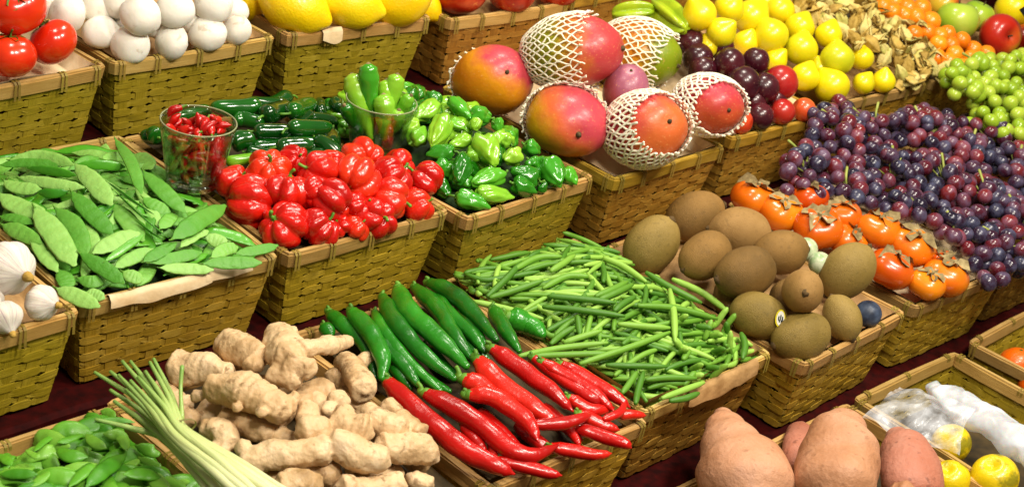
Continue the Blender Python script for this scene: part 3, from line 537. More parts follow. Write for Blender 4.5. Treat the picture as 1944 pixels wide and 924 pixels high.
SP = [ # endpoints in zoom-5 pixels via a middle point, half width in photo px, lift
 ([(365, 185), (460, 280), (545, 385)], 19, .020, 'broad pale pod pointing down right in the upper middle of the pile'), ([(350, 320), (440, 420), (550, 530)], 18, .018, 'broad pale pod lying just below the upper middle one'),
 ([(170, 400), (260, 520), (365, 680)], 24, .020, 'widest pod, lying steeply at the left of the pile'), ([(270, 400), (370, 500), (420, 640)], 19, .014, 'broad pod just right of the widest one'),
 ([(390, 620), (500, 690), (605, 765)], 16, .022, 'pod ending at the paper flap on the front rim'), ([(450, 620), (570, 560), (680, 520)], 19, .018, 'broad pod rising to the right in the lower middle'),
 ([(560, 690), (650, 640), (750, 600)], 14, .016, 'pod rising right below the broad middle one'), ([(840, 550), (960, 470), (1100, 385)], 20, .026, 'wide pointed pod rising towards the red peppers'),
 ([(730, 665), (860, 640), (985, 615)], 14, .018, 'slim pod along the right front, above the rim'), ([(990, 670), (1130, 665), (1275, 665)], 14, .022, 'pod reaching over the right front corner'),
 ([(1150, 620), (1250, 605), (1355, 580)], 12, .028, 'pod overhanging the right corner of the rim'), ([(780, 690), (900, 695), (1040, 700)], 12, .016, 'pod lying along the front rim'),
 ([(700, 660), (770, 620), (860, 570)], 13, .020, 'pale pod slanting up right in the right half'), ([(560, 60), (640, 180), (690, 330)], 12, .034, 'pod standing against the back rim corner'),
 ([(700, 220), (800, 320), (900, 420)], 17, .022, 'pod running down right beneath the chilli glass'), ([(50, 165), (200, 150), (360, 190)], 14, .024, 'long pod lying across the back left'),
 ([(0, 190), (130, 180), (330, 190)], 11, .020, 'narrow pod across the back of the pile'), ([(20, 265), (90, 300), (200, 310)], 15, .016, 'curved pod at the back left'), ([(90, 250), (250, 280), (410, 300)], 12, .018, 'pod across the left half of the pile'),
 ([(0, 330), (90, 390), (230, 440)], 20, .014, 'broad pod at the left edge of the pile'), ([(0, 440), (70, 450), (160, 475)], 12, .016, 'small pod at the left edge above the garlic'), ([(10, 480), (100, 520), (200, 570)], 16, .018, 'pod above the large garlic bulb'),
 ([(150, 530), (210, 620), (280, 710)], 14, .016, 'pod running down between garlic and rim'), ([(285, 700), (320, 750), (330, 790)], 17, .012, 'pod hanging down over the front left rim'), ([(275, 790), (370, 830), (485, 880)], 17, .012, 'pod hanging outside the basket beside the small garlic bulb'),
 ([(420, 810), (460, 820), (510, 840)], 12, .008, 'short pod tucked beside the paper flap'), ([(510, 660), (600, 600), (700, 530)], 8, .026, 'narrow dark pod seen edge on in the middle'), ([(520, 270), (640, 360), (750, 430)], 8, .022, 'long narrow pod seen edge on in the centre'),
 ([(550, 310), (680, 430), (820, 545)], 10, .024, 'glossy pod seen edge on, right of the centre'), ([(660, 460), (740, 520), (800, 555)], 6, .02, 'thin pod edge under the glossy one'), ([(380, 185), (500, 190), (610, 200)], 10, .018, 'pod at the back beside the wooden rim'),
 ([(130, 205), (250, 220), (370, 240)], 9, .017, 'dark pod edge across the back'), ([(650, 140), (700, 170), (740, 210)], 18, .014, 'round ended pod by the back right rim'), ([(500, 160), (560, 150), (620, 150)], 14, .014, 'pod at the back beside the standing pod'),
 ([(880, 590), (950, 530), (1015, 510)], 13, .020, 'short pale pod near the right rim'), ([(1000, 540), (1060, 560), (1105, 585)], 14, .014, 'darker pod tucked at the right rim'), ([(1030, 640), (1100, 600), (1160, 590)], 14, .018, 'pale pod near the right corner'),
 ([(560, 380), (620, 460), (700, 560)], 18, .012, 'broad pod beneath the glossy edge on pod'), ([(700, 350), (760, 390), (830, 420)], 14, .012, 'short pod below the chilli glass'), ([(780, 500), (820, 460), (850, 420)], 14, .010, 'darker pod in the right half'),
 ([(420, 480), (450, 560), (470, 640)], 15, .010, 'shaded pod in the middle'), ([(600, 710), (650, 735), (700, 745)], 14, .012, 'short pod near the front rim'), ([(380, 740), (450, 760), (510, 740)], 13, .010, 'dark pod near the left front'),
 ([(890, 260), (930, 300), (950, 380)], 16, .006, 'pod seen under the base of the chilli glass'), ([(180, 320), (250, 330), (330, 320)], 9, .014, 'slim pod in the left half')]
for i, (pts, w, lift, lab) in enumerate(SP):
    tl = (random.uniform(-.35, .35), random.uniform(-.6, .0), 1) if w > 10 else (random.uniform(.6, 1.2) * random.choice((-1, 1)), -.6, .35)
    pod('snow_pea_pod', 'snow', [Z5(x, y) for x, y in pts], w, M['snow'] if w > 10 else M['snow_d'], lift * 1.0, lab, 'snow pea', 'snow pea pods', thick=.17, tilt=tl)
for k in range(170):
    u = random.uniform(-.135, .135); v = random.uniform(.015, .39); p = bw('snow', u, v); a = random.uniform(0, PI); L = random.uniform(.036, .056)
    P = []
    for s in (-1, 0, 1):
        q = p + Vector((math.cos(a), math.sin(a), 0)) * L * s; U, V = bl('snow', q.x, q.y); U = max(-.14, min(.14, U)); V = max(.01, min(.398, V)); q = bw('snow', U, V); q.z = mound('snow', q.x, q.y) + (k % 5 - 3) * .0045 + (.003 if s == 0 else 0); P.append(q)
    w = random.uniform(.0085, .0115); vs, fs = tube(P, [w * .1, w * .7, w, w, w * .7, w * .1], 20, 8, up=(Vector((random.uniform(-.4, .4), random.uniform(-.4, .4), .6)) + cdir(0, 0, 1) * .5).normalized(), flat=.17, lump=.1, ls=60, bulge=6)
    vs, c = recentre(vs); tag(link('snow_pea_pod', mk('snow_pea_pod', vs, fs, M['snow' if k % 3 else 'snow_d']), None, c), 'flat snow pea pod partly buried ' + zone('snow', p), 'snow pea', 'snow pea pods')
# paper flap over the front rim of the snow pea basket
def flap(b, u0, u1, m, label, hgt=.016, over=.016, off=.008, n=24):
    vs = []; fs = []
    for i in range(n + 1):
        u = u0 + (u1 - u0) * i / n; w = 1 + .35 * MN.noise(Vector((u * 30, 3, 0))); e = .35 + .65 * math.sin(PI * min(1, max(0, (i + 1) / (n + 2)))) ** .5
        for (v, z) in ((.016, -.02), (.0, hgt * .35 * w), (-off * .7, hgt * .45 * w), (-off - .003, hgt * .1), (-off - .004, -over * w * e)): vs.append(bw(b, u, v, z))
    for i in range(n):
        for k in range(4): a = i * 5 + k; fs.append((a, a + 5, a + 6, a + 1))
    tag(link('paper_flap', mk('paper_flap', vs, fs, m)), label, 'paper')
flap('snow', -.112, .04, M['paper_pale'], 'tan paper edge folded over the front rim of the snow pea basket', over=.012)
flap('snow', .03, .105, M['paper_pale'], 'smaller tan paper fold beside the longer one on the snow pea rim', over=.006, hgt=.022)
flap('lemon', -.085, -.045, M['paper_pale'], 'small white paper corner hanging over the lemon basket rim', over=.018, n=8)
flap('beans', -.06, .11, M['paper'], 'brown torn paper folded over the front of the bean basket', over=.022, hgt=.02)
# ------------------------------------------------------------------ wrinkled red peppers
RP = [(180, 320, 44, .0, 'large pumpkin shaped pepper at the left of the pile'), (262, 175, 37, .018, 'pepper at the back left of the pile'), (112, 240, 34, .0, 'dark red pepper at the far left'), (372, 135, 27, .012, 'pepper at the back, left of the middle'), (345, 270, 38, .016, 'pepper lying on its side right of the pumpkin shaped one'), (480, 190, 36, .018, 'pepper with deep folds at the centre back'),
 (330, 430, 43, .0, 'large pepper at the left front corner above the rim'), (488, 435, 34, -.002, 'pepper second from the left on the front rim'), (550, 155, 27, .008, 'small pepper at the back middle'), (462, 280, 28, .020, 'small round pepper in the middle of the pile'), (545, 305, 36, .022, 'knobbly pepper topping the middle'), (655, 215, 40, .022, 'big orange red pepper right of the middle'), (682, 130, 36, .012, 'bumpy pepper in front of the glass of green peppers'),
 (662, 345, 27, .006, 'small pepper near the right front'), (748, 392, 34, .0, 'ribbed pepper on the front rim, right half'), (805, 305, 36, .012, 'pepper with dark stalk facing out, right half'), (850, 150, 28, .012, 'pepper at the back right'), (812, 205, 35, .02, 'folded pepper at the upper right'), (958, 228, 35, .010, 'smooth round pepper at the far right'), (930, 335, 29, .0, 'narrow pepper at the right front corner'), (655, 435, 22, -.004, 'tiny pepper on the front rim'), (578, 425, 20, -.002, 'tiny pepper between two bigger ones on the rim'), (600, 350, 24, .0, 'small pepper deep in the middle'), (240, 300, 26, -.01, 'pepper buried at the left'), (740, 260, 28, -.006, 'pepper buried at the right'), (420, 350, 28, -.006, 'pepper buried behind the front row'), (880, 290, 24, -.008, 'pepper buried near the right corner')]
for i, (x, y, r, lift, lab) in enumerate([q for q in RP if 'buried' not in q[4] or q[4].endswith(('left', 'corner'))]):
    p = on('red', *Z6(x, y), lift); rr = px2m(p, r); ax = cdir(random.uniform(-1, 1), random.uniform(-.5, .8), random.uniform(-.1, .8)); o = body('red_pepper', 'bonnet', M['bonnet'], p, rr * 1.26, ax, seed=i * 13 + 5); tag(o, 'glossy wrinkled red ' + lab, 'pepper', 'wrinkled red peppers')
    disc_calyx('stem', M['chistem'], 5, rr * .26, rr * .74, o, stem=rr * .42, seed=i, hang=.5, stemr=.3)
# ------------------------------------------------------------------ jalapenos behind them
def P2(a, b_, lift_b, name, kind, mt, r, lab, cat, grp, lift, sz=(1, 1, 1), stem=True, seed=3):
    """elongated fruit between two photo points (stem end a)"""
    A_ = on(b_, *a[0], lift); B_ = on(b_, *a[1], lift_b); c = (A_ + B_) / 2; L = (A_ - B_).length / 2; rr = px2m(c, r)
    o = body(name, kind, mt, c, L, (A_ - B_), seed=seed, sz=(rr / L / .42 if kind == 'jal' else rr / L / .75, rr / L / .42 if kind == 'jal' else rr / L / .75, 1.)); tag(o, lab, cat, grp)
    if stem: disc_calyx('stem', M['chistem'], 5, rr * .6, L * .98, o, stem=L * .35, seed=seed, stemr=.2, hang=.5)
    return o
J = [((495, 205), (402, 208), 18, .014, 'jalapeno at the far back left'), ((500, 222), (545, 205), 20, .010, 'jalapeno with cut stalk end, back row'), ((550, 215), (592, 198), 19, .014, 'short jalapeno beside the glass of green peppers'), ((482, 250), (556, 250), 16, .012, 'slim jalapeno across the middle'), ((548, 245), (626, 244), 17, .020, 'shiny jalapeno lying on top in the middle'),
 ((440, 270), (482, 262), 20, .014, 'jalapeno behind the chilli glass'), ((525, 280), (592, 275), 18, .012, 'jalapeno just behind the red peppers'), ((600, 265), (650, 300), 18, .008, 'jalapeno leaning to the glass base'), ((430, 310), (487, 300), 12, .010, 'slim light green pepper behind the red ones'), ((420, 240), (395, 285), 16, .004, 'jalapeno hidden by the chilli glass'), ((610, 215), (608, 190), 12, .010, 'small dark pepper upright behind the glass'), ((635, 195), (645, 212), 15, .012, 'round green pepper left of the glass'),
 ((300, 262), (290, 250), 17, .004, 'dark jalapeno left of the chilli glass, thin curled stalk'), ((470, 290), (520, 300), 16, .0, 'jalapeno buried behind the red peppers'), ((560, 300), (620, 290), 14, .0, 'jalapeno buried at the right'), ((450, 225), (500, 235), 16, .0, 'jalapeno buried in the back row'), ((580, 225), (640, 232), 15, .0, 'jalapeno buried beside the glass')]
for i, (a, b_, r, lift, lab) in enumerate(J): P2((a, b_), 'red', lift, 'jalapeno', 'jal', M['jal'] if 'light' not in lab else M['padron_l'], r, 'dark green ' + lab if 'light' not in lab and 'dark' not in lab else lab, 'jalapeno', 'dark green jalapenos', lift, seed=i)
for k in range(22):
    u = random.uniform(-.12, .125); v = random.uniform(.20, .385); c = bw('red', u, v); c.z = mound('red', c.x, c.y) - .010 + (k % 3) * .004; a = random.gauss(0, .5)
    if u < -.05 and v < .30: continue
    o = body('jalapeno', 'jal', M['jal'], c, random.uniform(.030, .036), (math.cos(a), math.sin(a), random.uniform(-.1, .1)), seed=k + 50, sz=(1.05, 1.05, 1)); tag(o, 'dark green jalapeno buried ' + zone('red', c), 'jalapeno', 'dark green jalapenos')
    disc_calyx('stem', M['chistem'], 5, .007, .034, o, stem=.012, seed=k, stemr=.25, hang=.5)
# ------------------------------------------------------------------ small crinkled green peppers
GP = [ # stem end, tip in zoom-7 px ; half width photo px
 ((215, 45), (130, 110), 19, .014, 'd', 'pepper at the back left, lying diagonally'), ((215, 15), (180, 40), 18, .01, 'd', 'pepper at the very back left'), ((280, 20), (370, 110), 16, .022, 'd', 'long pepper at the back reaching to the mango'), ((370, 90), (460, 110), 18, .02, 'd', 'end of the long curled pepper by the mango'), ((260, 110), (200, 230), 22, .02, 'l', 'pale pepper standing out at the left of the pile'),
 ((110, 120), (90, 190), 17, .012, 'l', 'pale pepper next to the glass'), ((100, 220), (165, 165), 20, .012, 'm', 'bright pepper beside the glass'), ((270, 120), (350, 160), 12, .016, 'm', 'slim pepper in the back middle'), ((380, 200), (280, 240), 14, .018, 'm', 'slim pepper slanting down left'), ((300, 265), (175, 275), 16, .014, 'm', 'curved pepper lying flat at the left'),
 ((420, 190), (480, 320), 24, .028, 'l', 'large pale ribbed pepper in the middle'), ((400, 120), (390, 160), 13, .018, 'l', 'small striped pepper near the back'), ((350, 290), (310, 410), 21, .016, 'd', 'dark faceted pepper with pale stalk'), ((520, 370), (380, 410), 19, .012, 'm', 'smooth pepper lying level in the lower middle'), ((600, 280), (530, 300), 18, .016, 'l', 'pale round pepper right of the ribbed one'),
 ((690, 400), (560, 350), 19, .012, 'd', 'long pepper at the right, lying over another'), ((570, 410), (670, 450), 18, .008, 'd', 'darker pepper under the long one near the rim'), ((720, 300), (780, 420), 24, .014, 'm', 'squat glossy pepper near the right corner'), ((800, 350), (860, 410), 16, .006, 'm', 'pepper in the right corner'), ((640, 300), (680, 350), 17, .012, 'm', 'pepper in the right half, upright'),
 ((620, 230), (690, 270), 16, .014, 'd', 'pepper by the bamboo rim of the mango basket'), ((560, 230), (530, 210), 14, .012, 'm', 'small pepper right of the ribbed pepper top'), ((400, 460), (560, 470), 18, .006, 'm', 'curled pepper on the front rim'), ((300, 470), (450, 520), 18, .002, 'm', 'pepper lying over the left front rim'), ((220, 400), (270, 470), 16, -.002, 'd', 'dark pepper at the left front'),
 ((210, 320), (270, 350), 17, .006, 'm', 'pepper at the left edge of the pile'), ((350, 270), (430, 300), 18, .010, 'm', 'pepper behind the faceted one'), ((480, 130), (520, 150), 13, .018, 'd', 'small pepper at the back right, thin stalk'), ((690, 420), (720, 450), 13, .004, 'm', 'small pepper on the rim at the right'), ((180, 60), (110, 80), 14, .006, 'd', 'pepper behind the glass at the left')]
for i, (a, b_, r, lift, k, lab) in enumerate(GP):
    mt = {'d': M['padron'], 'm': M['padron'], 'l': M['padron_l']}[k]; P2((Z7(*a), Z7(*b_)), 'green', lift - .004, 'green_pepper', 'padron', mt, r, 'crinkled green ' + lab, 'pepper', 'small crinkled green peppers', lift, seed=i * 3 + 1)
for i in range(34):
    u = random.uniform(-.125, .125); v = random.uniform(.02, .38); c = bw('green', u, v); c.z = mound('green', c.x, c.y) - .006; a = random.uniform(0, 6.28)
    o = body('green_pepper', 'padron', M['padron'] if i % 4 else M['padron_l'], c, random.uniform(.018, .025), (math.cos(a), math.sin(a), random.uniform(-.3, .4)), seed=i + 400, sz=(.95, .95, 1.1)); tag(o, 'crinkled green pepper filling a gap ' + zone('green', c), 'pepper', 'small crinkled green peppers')
    disc_calyx('stem', M['chistem'], 5, .006, .021, o, stem=.010, seed=i, stemr=.25, hang=.5)
# ------------------------------------------------------------------ glass tumblers
def tumbler(b, base, lift, rb, rt, H, label):
    c = on(b, *base, lift); r0 = px2m(c, rb); r1 = px2m(c, rt); e = link('glass_tumbler', None, None, c); tag(e, label, 'glass')
    pr = [(0, .004), (r0 * .9, .0), (r0, .003)] + [(r0 + (r1 - r0) * k / 8, .003 + (H - .003) * k / 8) for k in range(1, 9)] + [(r1 - .0012, H + .0008)] + [(r0 + (r1 - r0) * k / 8 - .0024, .003 + (H - .003) * k / 8) for k in range(8, 0, -1)] + [(r0 * .8, .010), (0, .009)]
    vs = []; fs = []; n = 48
    for (r, z) in pr:
        for j in range(n): a = 2 * PI * j / n; vs.append(Vector((max(r, 1e-5) * math.cos(a), max(r, 1e-5) * math.sin(a), z)))
    for i in range(len(pr) - 1):
        for j in range(n): k = i * n; fs.append((k + j, k + (j + 1) % n, k + n + (j + 1) % n, k + n + j))
    link('cup', mk('cup', vs, fs, M['glass']), e)
    bv, bf = tube([Vector((0, 0, .0008)), Vector((0, 0, .0085))], [r0 * .93, r0 * .93], 4, 36, round_=False); link('base', mk('base', bv, bf, M['glass2']), e)
    rv = []; rf = []
    for a_ in range(48):
        for b_ in range(6): q = 2 * PI * a_ / 48; w = 2 * PI * b_ / 6; rr_ = r1 - .0012 + .0011 * math.cos(w); rv.append(Vector((rr_ * math.cos(q), rr_ * math.sin(q), H + .0016 + .0011 * math.sin(w))))
    for a_ in range(48):
        for b_ in range(6): rf.append((a_ * 6 + b_, ((a_ + 1) % 48) * 6 + b_, ((a_ + 1) % 48) * 6 + (b_ + 1) % 6, a_ * 6 + (b_ + 1) % 6))
    link('rim', mk('rim', rv, rf, M['rimglass']), e); return c, r0, r1, H
c, r0, r1, H = tumbler('red', (366, 350), .0, 50, 72, .098, 'clear tumbler full of tiny red chillies by the snow peas')
for i in range(78):
    a = random.uniform(0, 6.28); hz = .016 + .086 * (i / 78) ; rad = (r0 + (r1 - r0) * hz / H - .010) * math.sqrt(random.random()); q = c + Vector((rad * math.cos(a), rad * math.sin(a), hz)); d = Vector((random.uniform(-1, 1), random.uniform(-1, 1), random.uniform(-.6, 1))).normalized() * random.uniform(.011, .017)
    P = []
    for s in (-1, 0, 1):
        w = q + d * s + Vector((0, 0, .002 * (s == 0))); lv = Vector((w.x - c.x, w.y - c.y, 0)); mxr = r0 + (r1 - r0) * max(0, min(1, (w.z - c.z) / H)) - .0085
        if lv.length > mxr: lv *= mxr / lv.length; w = Vector((c.x + lv.x, c.y + lv.y, w.z))
        w.z = max(w.z, c.z + .013); P.append(w)
    vs, fs = tube(P, [.0035, .0058, .0062, .0045, .0012], 10, 8, lump=.1, ls=90); vs, cc = recentre(vs); o = link('tiny_chilli', mk('tiny_chilli', vs, fs, M['rchili']), None, cc)
    tag(o, 'tiny red chilli among others in the clear tumbler', 'chilli', 'tiny red chillies in the tumbler')
    sv, sf = tube([P[0] - cc, P[0] - cc + (P[0] - P[1]).normalized() * .007 + Vector((0, 0, .002))], [.002, .0012], 4, 6); link('stem', mk('stem', sv, sf, M['chistem']), o)
c, r0, r1, H = tumbler('green', (710, 290), .0, 46, 68, .088, 'clear tumbler holding upright fat green peppers')
for i, (tx, ty, dx, dy, r, zt, lab) in enumerate(((268, 185, -.6, -.2, 16, .02, 'pale green pepper leaning at the left of its tumbler'), (385, 110, -.15, .3, 15, .045, 'tallest green pepper in the tumbler'), (515, 225, .2, -.3, 13, .018, 'pale green pepper leaning right in the middle of the tumbler'), (590, 185, .45, .2, 14, .03, 'dark green pepper standing at the right of its tumbler'), (495, 335, .1, -.6, 16, .004, 'short green pepper in front, brown stalk end facing out'), (685, 330, .8, .3, 10, .006, 'thin green pepper at the right edge of its tumbler'), (600, 440, .4, -.5, 12, -.012, 'low green pepper inside the glass wall at the right'), (215, 400, -.7, .3, 10, -.004, 'green pepper behind glass at the left'))):
    th, tv = Y8(tx, ty); base = c + Vector((dx * r0 * .7, dy * r0 * .7, .028)); 
    d = ray(th, tv); T_ = None; dz = c.z + H + zt; T_ = O + d * ((dz - O.z) / d.z); rr = px2m(c, r) * 1.25
    vs, fs = tube([T_, T_ * .6 + base * .4 + Vector((dx * .004, dy * .004, 0)), base], [rr * .9, rr * 1.08, rr, rr * .9, rr * .6, rr * .3], 18, 14, lump=.08, ls=60); vs, cc = recentre(vs); o = link('fat_pepper', mk('fat_pepper', vs, fs, M['padron_l'] if 'pale' in lab else M['padron']), None, cc); tag(o, lab, 'pepper', 'fat green peppers in the tumbler')
    ax = (T_ - base).normalized(); sv, sf = tube([T_ - cc - ax * .001, T_ - cc + ax * .006], [rr * .7, rr * .34, rr * .26], 6, 10, lump=.2, ls=200); link('stem', mk('stem', sv, sf, M['perscal']), o)
# ------------------------------------------------------------------ mangoes and foam nets
def net(parent, r, sz, th0, th1, n=16, rows=9, tw=.0011, puff=1.05, seed=0, name='foam_net'):
    """diamond mesh sleeve between two polar angles on the parent's ellipsoid"""
    A = ([], []); rg = random.Random(seed)
    def pt(i, th):
        ph = 2 * PI * i / n + .10 * MN.noise(Vector((i * 1.7, th * 6, seed * 3.))); th = th + .07 * MN.noise(Vector((i * 1.3 + 7, th * 5, seed))); x, y, z = sph(th, ph); k = puff * (1 + .03 * MN.noise(Vector((x * 3 + seed, y * 3, z * 3)))); return Vector((x * r * sz[0] * k + .05 * z * r, y * r * sz[1] * k, z * r * sz[2] * k))
    for i in range(n):
        for s in (-.5, .5):
            P = []
            for k in range(rows + 1):
                th = th0 + (th1 - th0) * k / rows; P.append(pt(i + (s * (1 if k % 2 else 0)) + (.0), th))
            if s > 0: P = [pt(i + (.5 if k % 2 else 0), th0 + (th1 - th0) * k / rows) for k in range(rows + 1)]
            else: P = [pt(i - (.5 if k % 2 else 0), th0 + (th1 - th0) * k / rows) for k in range(rows + 1)]
            if rg.random() < .9:   # frayed end
                th = th1 + (th1 - th0) / rows * rg.uniform(.2, .8); P.append(pt(i + rg.uniform(-.3, .3), th) * 1.03)
            thf = th0 - (th1 - th0) / rows * rg.uniform(.2, .9); P.insert(0, pt(i + rg.uniform(-.4, .4), thf) * 1.06)
            sv, sf = tube(P, [tw, tw * 1.05, tw], len(P) * 2, 6); add(A, sv, sf)
    return A
MG = [ # name, photo centre, radius px, lift, axis(cam), size, mat, net(th0,th1,...), label
 ((936, 153), 78, .028, (.3, .1, .9), (1.2, .98, 1), ('#c06c08','#d88a10','#b83c48', (.7,.75,.1)), (2.0, 2.9), 'orange mango with pink shoulder at the left end of its basket'),
 ((1090, 100), 97, .080, (.88, .02, .28), (.98, .84, 1), ('#8c8a14','#c07020','#b43a3c', (1.,.1,.2)), (1.30, 3.02), 'red and green mango on top, its left half in white foam net'),
 ((1214, 102), 82, .03, (.75, -.30, .25), (1., .88, 1), ('#c8780c','#c8860e','#7a8c10', (.95,-.25,.1)), (1.0, 2.9), 'orange mango behind, wrapped in net, green cheek showing'),
 ((1076, 231), 84, .020, (.20, -.38, .9), (1.16, .92, 1), ('#d09410','#ce6030','#b83c48', (.8,.35,.2)), (1.75, 2.8), 'yellow and red mango at the front, stalk scar facing out'),
 ((1188, 172), 50, .035, (.1, .6, .6), (1.1, 1.1, 1), ('#8a3028','#a04848','#985468', (.4,.3,.4)), None, 'dusky pink mango in the middle between the others'),
 ((1226, 246), 82, .036, (.45, .12, .9), (1.16, .98, 1), ('#b83848','#b4343a','#c8602c', (.7,-.5,.5)), (.92, 2.6), 'red mango seated in a thick white net cup at the front'),
 ((1345, 200), 72, .045, (.40, -.22, .9), (1.12, .90, 1), ('#b83a4a','#b43438','#b84a28', (.1,-.9,.1)), (1.0, 2.6), 'red mango at the right end, netting pushed back from it')]
for i, (c, r, lift, ax, sz, mt, nt, lab) in enumerate(MG):
    p = on('mango', *c, lift); rr = px2m(p, r); axw = cdir(*ax); s = (sz[0], sz[1], sz[2]); qq = qaxis(axw, 0.); kl = qq.inverted() @ cdir(*mt[3]); o = body('mango', 'mango', mango('mango_skin', mt[0], mt[1], mt[2], kl, rr), p, rr, axw, spin=0., seed=i + 30, sz=s); tag(o, lab, 'mango', 'big mangoes')
    sv, sf = tube([(.05 * rr, 0, rr * .90), (.05 * rr, 0, rr * 1.0)], [rr * .07, rr * .05], 4, 8, lump=.3, ls=300); link('stem', mk('stem', sv, sf, M['wood']), o)
    if nt:
        nn = 30 if i in (1, 2) else (36 if i == 5 else 30); A = net(None, rr, (.80 * sz[0], .86 * sz[1], 1.0), nt[0], nt[1], n=nn, rows=15 if i in (1, 2) else 13, tw=.0014 if i not in (5, 6) else .0019, puff=1.08, seed=i)
        n_ = link('foam_net', mk('foam_net', A[0], A[1], M['foam']), None, p, o.rotation_quaternion); tag(n_, ('white foam net sleeve around the ' + {0: 'back of the orange mango at the left', 1: 'mango on top of the pile', 2: 'mango with the green cheek', 3: 'left side of the yellow and red mango', 5: 'red mango at the front', 6: 'red mango at the right end'}[i]), 'foam net', 'white foam nets')
# ------------------------------------------------------------------ plums
PL = [((1313, 83), 28, .02, 'd', 'dark plum at the back left of the pile'), ((1370, 91), 25, .02, 'd', 'dark plum at the back, second from the left'), ((1325, 112), 30, .015, 'd', 'dark plum behind the right hand mango'), ((1334, 134), 28, .01, 'd', 'reddish dark plum half hidden by the mango'), ((1385, 121), 30, .025, 'd', 'dark plum with a bright glint in the middle'), ((1435, 117), 27, .02, 'd', 'dark plum at the back right'), ((1411, 160), 34, .025, 'd', 'largest dark plum, right beside the mango'), ((1451, 168), 30, .015, 'd', 'dark plum left of the round red one'), ((1483, 158), 34, .018, 'r', 'large round red plum'), ((1443, 222), 27, .002, 'd', 'dark purple plum on the front rim'), ((1485, 213), 25, .002, 'r', 'red plum on the front rim'), ((1526, 209), 23, .002, 'o', 'orange red plum at the right corner'), ((1406, 232), 24, .0, 'o', 'orange plum beside the netting at the rim'), ((1285, 72), 22, .02, 'r', 'red plum peeking out behind the netted mango'), ((1380, 180), 26, -.005, 'd', 'dark plum deep between the mango and the largest plum'), ((1470, 190), 24, -.008, 'd', 'dark plum buried under the red one'), ((1430, 195), 26, -.01, 'd', 'dark plum buried above the front rim')]
for i, (c, r, lift, k, lab) in enumerate(PL):
    p = on('plum', *c, lift); o = body('plum', 'plum', M['plum_' + k], p, px2m(p, r), cdir(random.uniform(-1, 1), random.uniform(-.3, 1), random.uniform(0, 1)), seed=i); tag(o, lab, 'plum', 'plums in the basket')
# ------------------------------------------------------------------ starfruit, yellow fruit, husks, kumquats, apples
for (a, b_, r, lab) in (((1240, 22), (1165, 28), 25, 'green starfruit left of the other, behind the netted mango'), ((1300, 55), (1245, 10), 30, 'yellow green starfruit next to the yellow fruit')):
    A_ = on('plum', *a, .055); B_ = on('plum', *b_, .055); cc = (A_ + B_) / 2; L = (A_ - B_).length / 2 * 1.1; rr = px2m(cc, r); o = body('starfruit', 'star', M['star'], cc, L, (A_ - B_), sz=(rr / L / .75, rr / L / .75, 1)); tag(o, lab, 'starfruit', 'starfruit')
YF = [((1328, 29), 34, .05, 'at the far left beside the starfruit'), ((1369, 63), 30, .03, 'behind the dark plums, second from the left'), ((1384, 18), 30, .05, 'at the upper edge, left part'), ((1426, 35), 36, .055, 'high at the back left, large and round'), ((1480, 22), 30, .05, 'at the upper edge beside the dry husks'), ((1464, 70), 35, .045, 'in the middle, tip pointing up'), ((1518, 54), 30, .045, 'in the second row from the back'), ((1521, 95), 33, .035, 'in the middle of the pile, tip to the right'), ((1573, 68), 27, .04, 'close to the husks, pointed tip up'), ((1589, 114), 34, .03, 'round and glossy right of the middle'), ((1636, 112), 24, .015, 'small one behind the glossy round one'), ((1528, 148), 29, .01, 'with a brown spot beside the red plum'), ((1580, 166), 35, .005, 'on the front rim, broad and round'), ((1639, 160), 22, .003, 'slender one with orange tip on the front rim'), ((1677, 156), 24, .003, 'at the right end of the front rim'), ((1415, 84), 26, .02, 'half hidden behind the dark plums'), ((1472, 115), 24, .01, 'low, just above the red plum'), ((1345, 90), 22, .0, 'glimpsed between starfruit and plums'), ((1555, 130), 22, .005, 'buried in the front half'), ((1452, 5), 28, .05, 'cut by the upper edge')]
for i, (c, r, lift, lab) in enumerate(YF):
    b_ = 'yellow' if c[0] > 1390 else 'plum'; p = on('yellow', *c, lift) if c[0] > 1390 else on('plum', *c, lift + .02); ax = cdir(random.uniform(-.5, .7), random.uniform(.4, 1), random.uniform(-.2, .5)); o = body('yellow_fruit', 'drop', M['yellow'], p, px2m(p, r) * .98, ax, seed=i); tag(o, 'yellow pear shaped fruit ' + lab, 'fruit', 'yellow pear shaped fruit')
HK = [(350, 30), (300, 60), (400, 20), (460, 60), (430, 100), (520, 60), (500, 120), (570, 110), (600, 30), (560, 20), (650, 60), (700, 30), (690, 110), (640, 140), (740, 90), (790, 60), (780, 120), (640, 215), (700, 190), (760, 200), (830, 170), (860, 130), (880, 190), (800, 270), (870, 250), (930, 200), (990, 230), (1010, 190), (950, 290), (880, 330), (930, 370), (1000, 340), (1040, 300), (900, 410), (960, 430), (1030, 400), (1060, 360), (800, 330), (730, 240), (1000, 270), (930, 140), (580, 170), (480, 10), (900, 80), (1130, 380)]
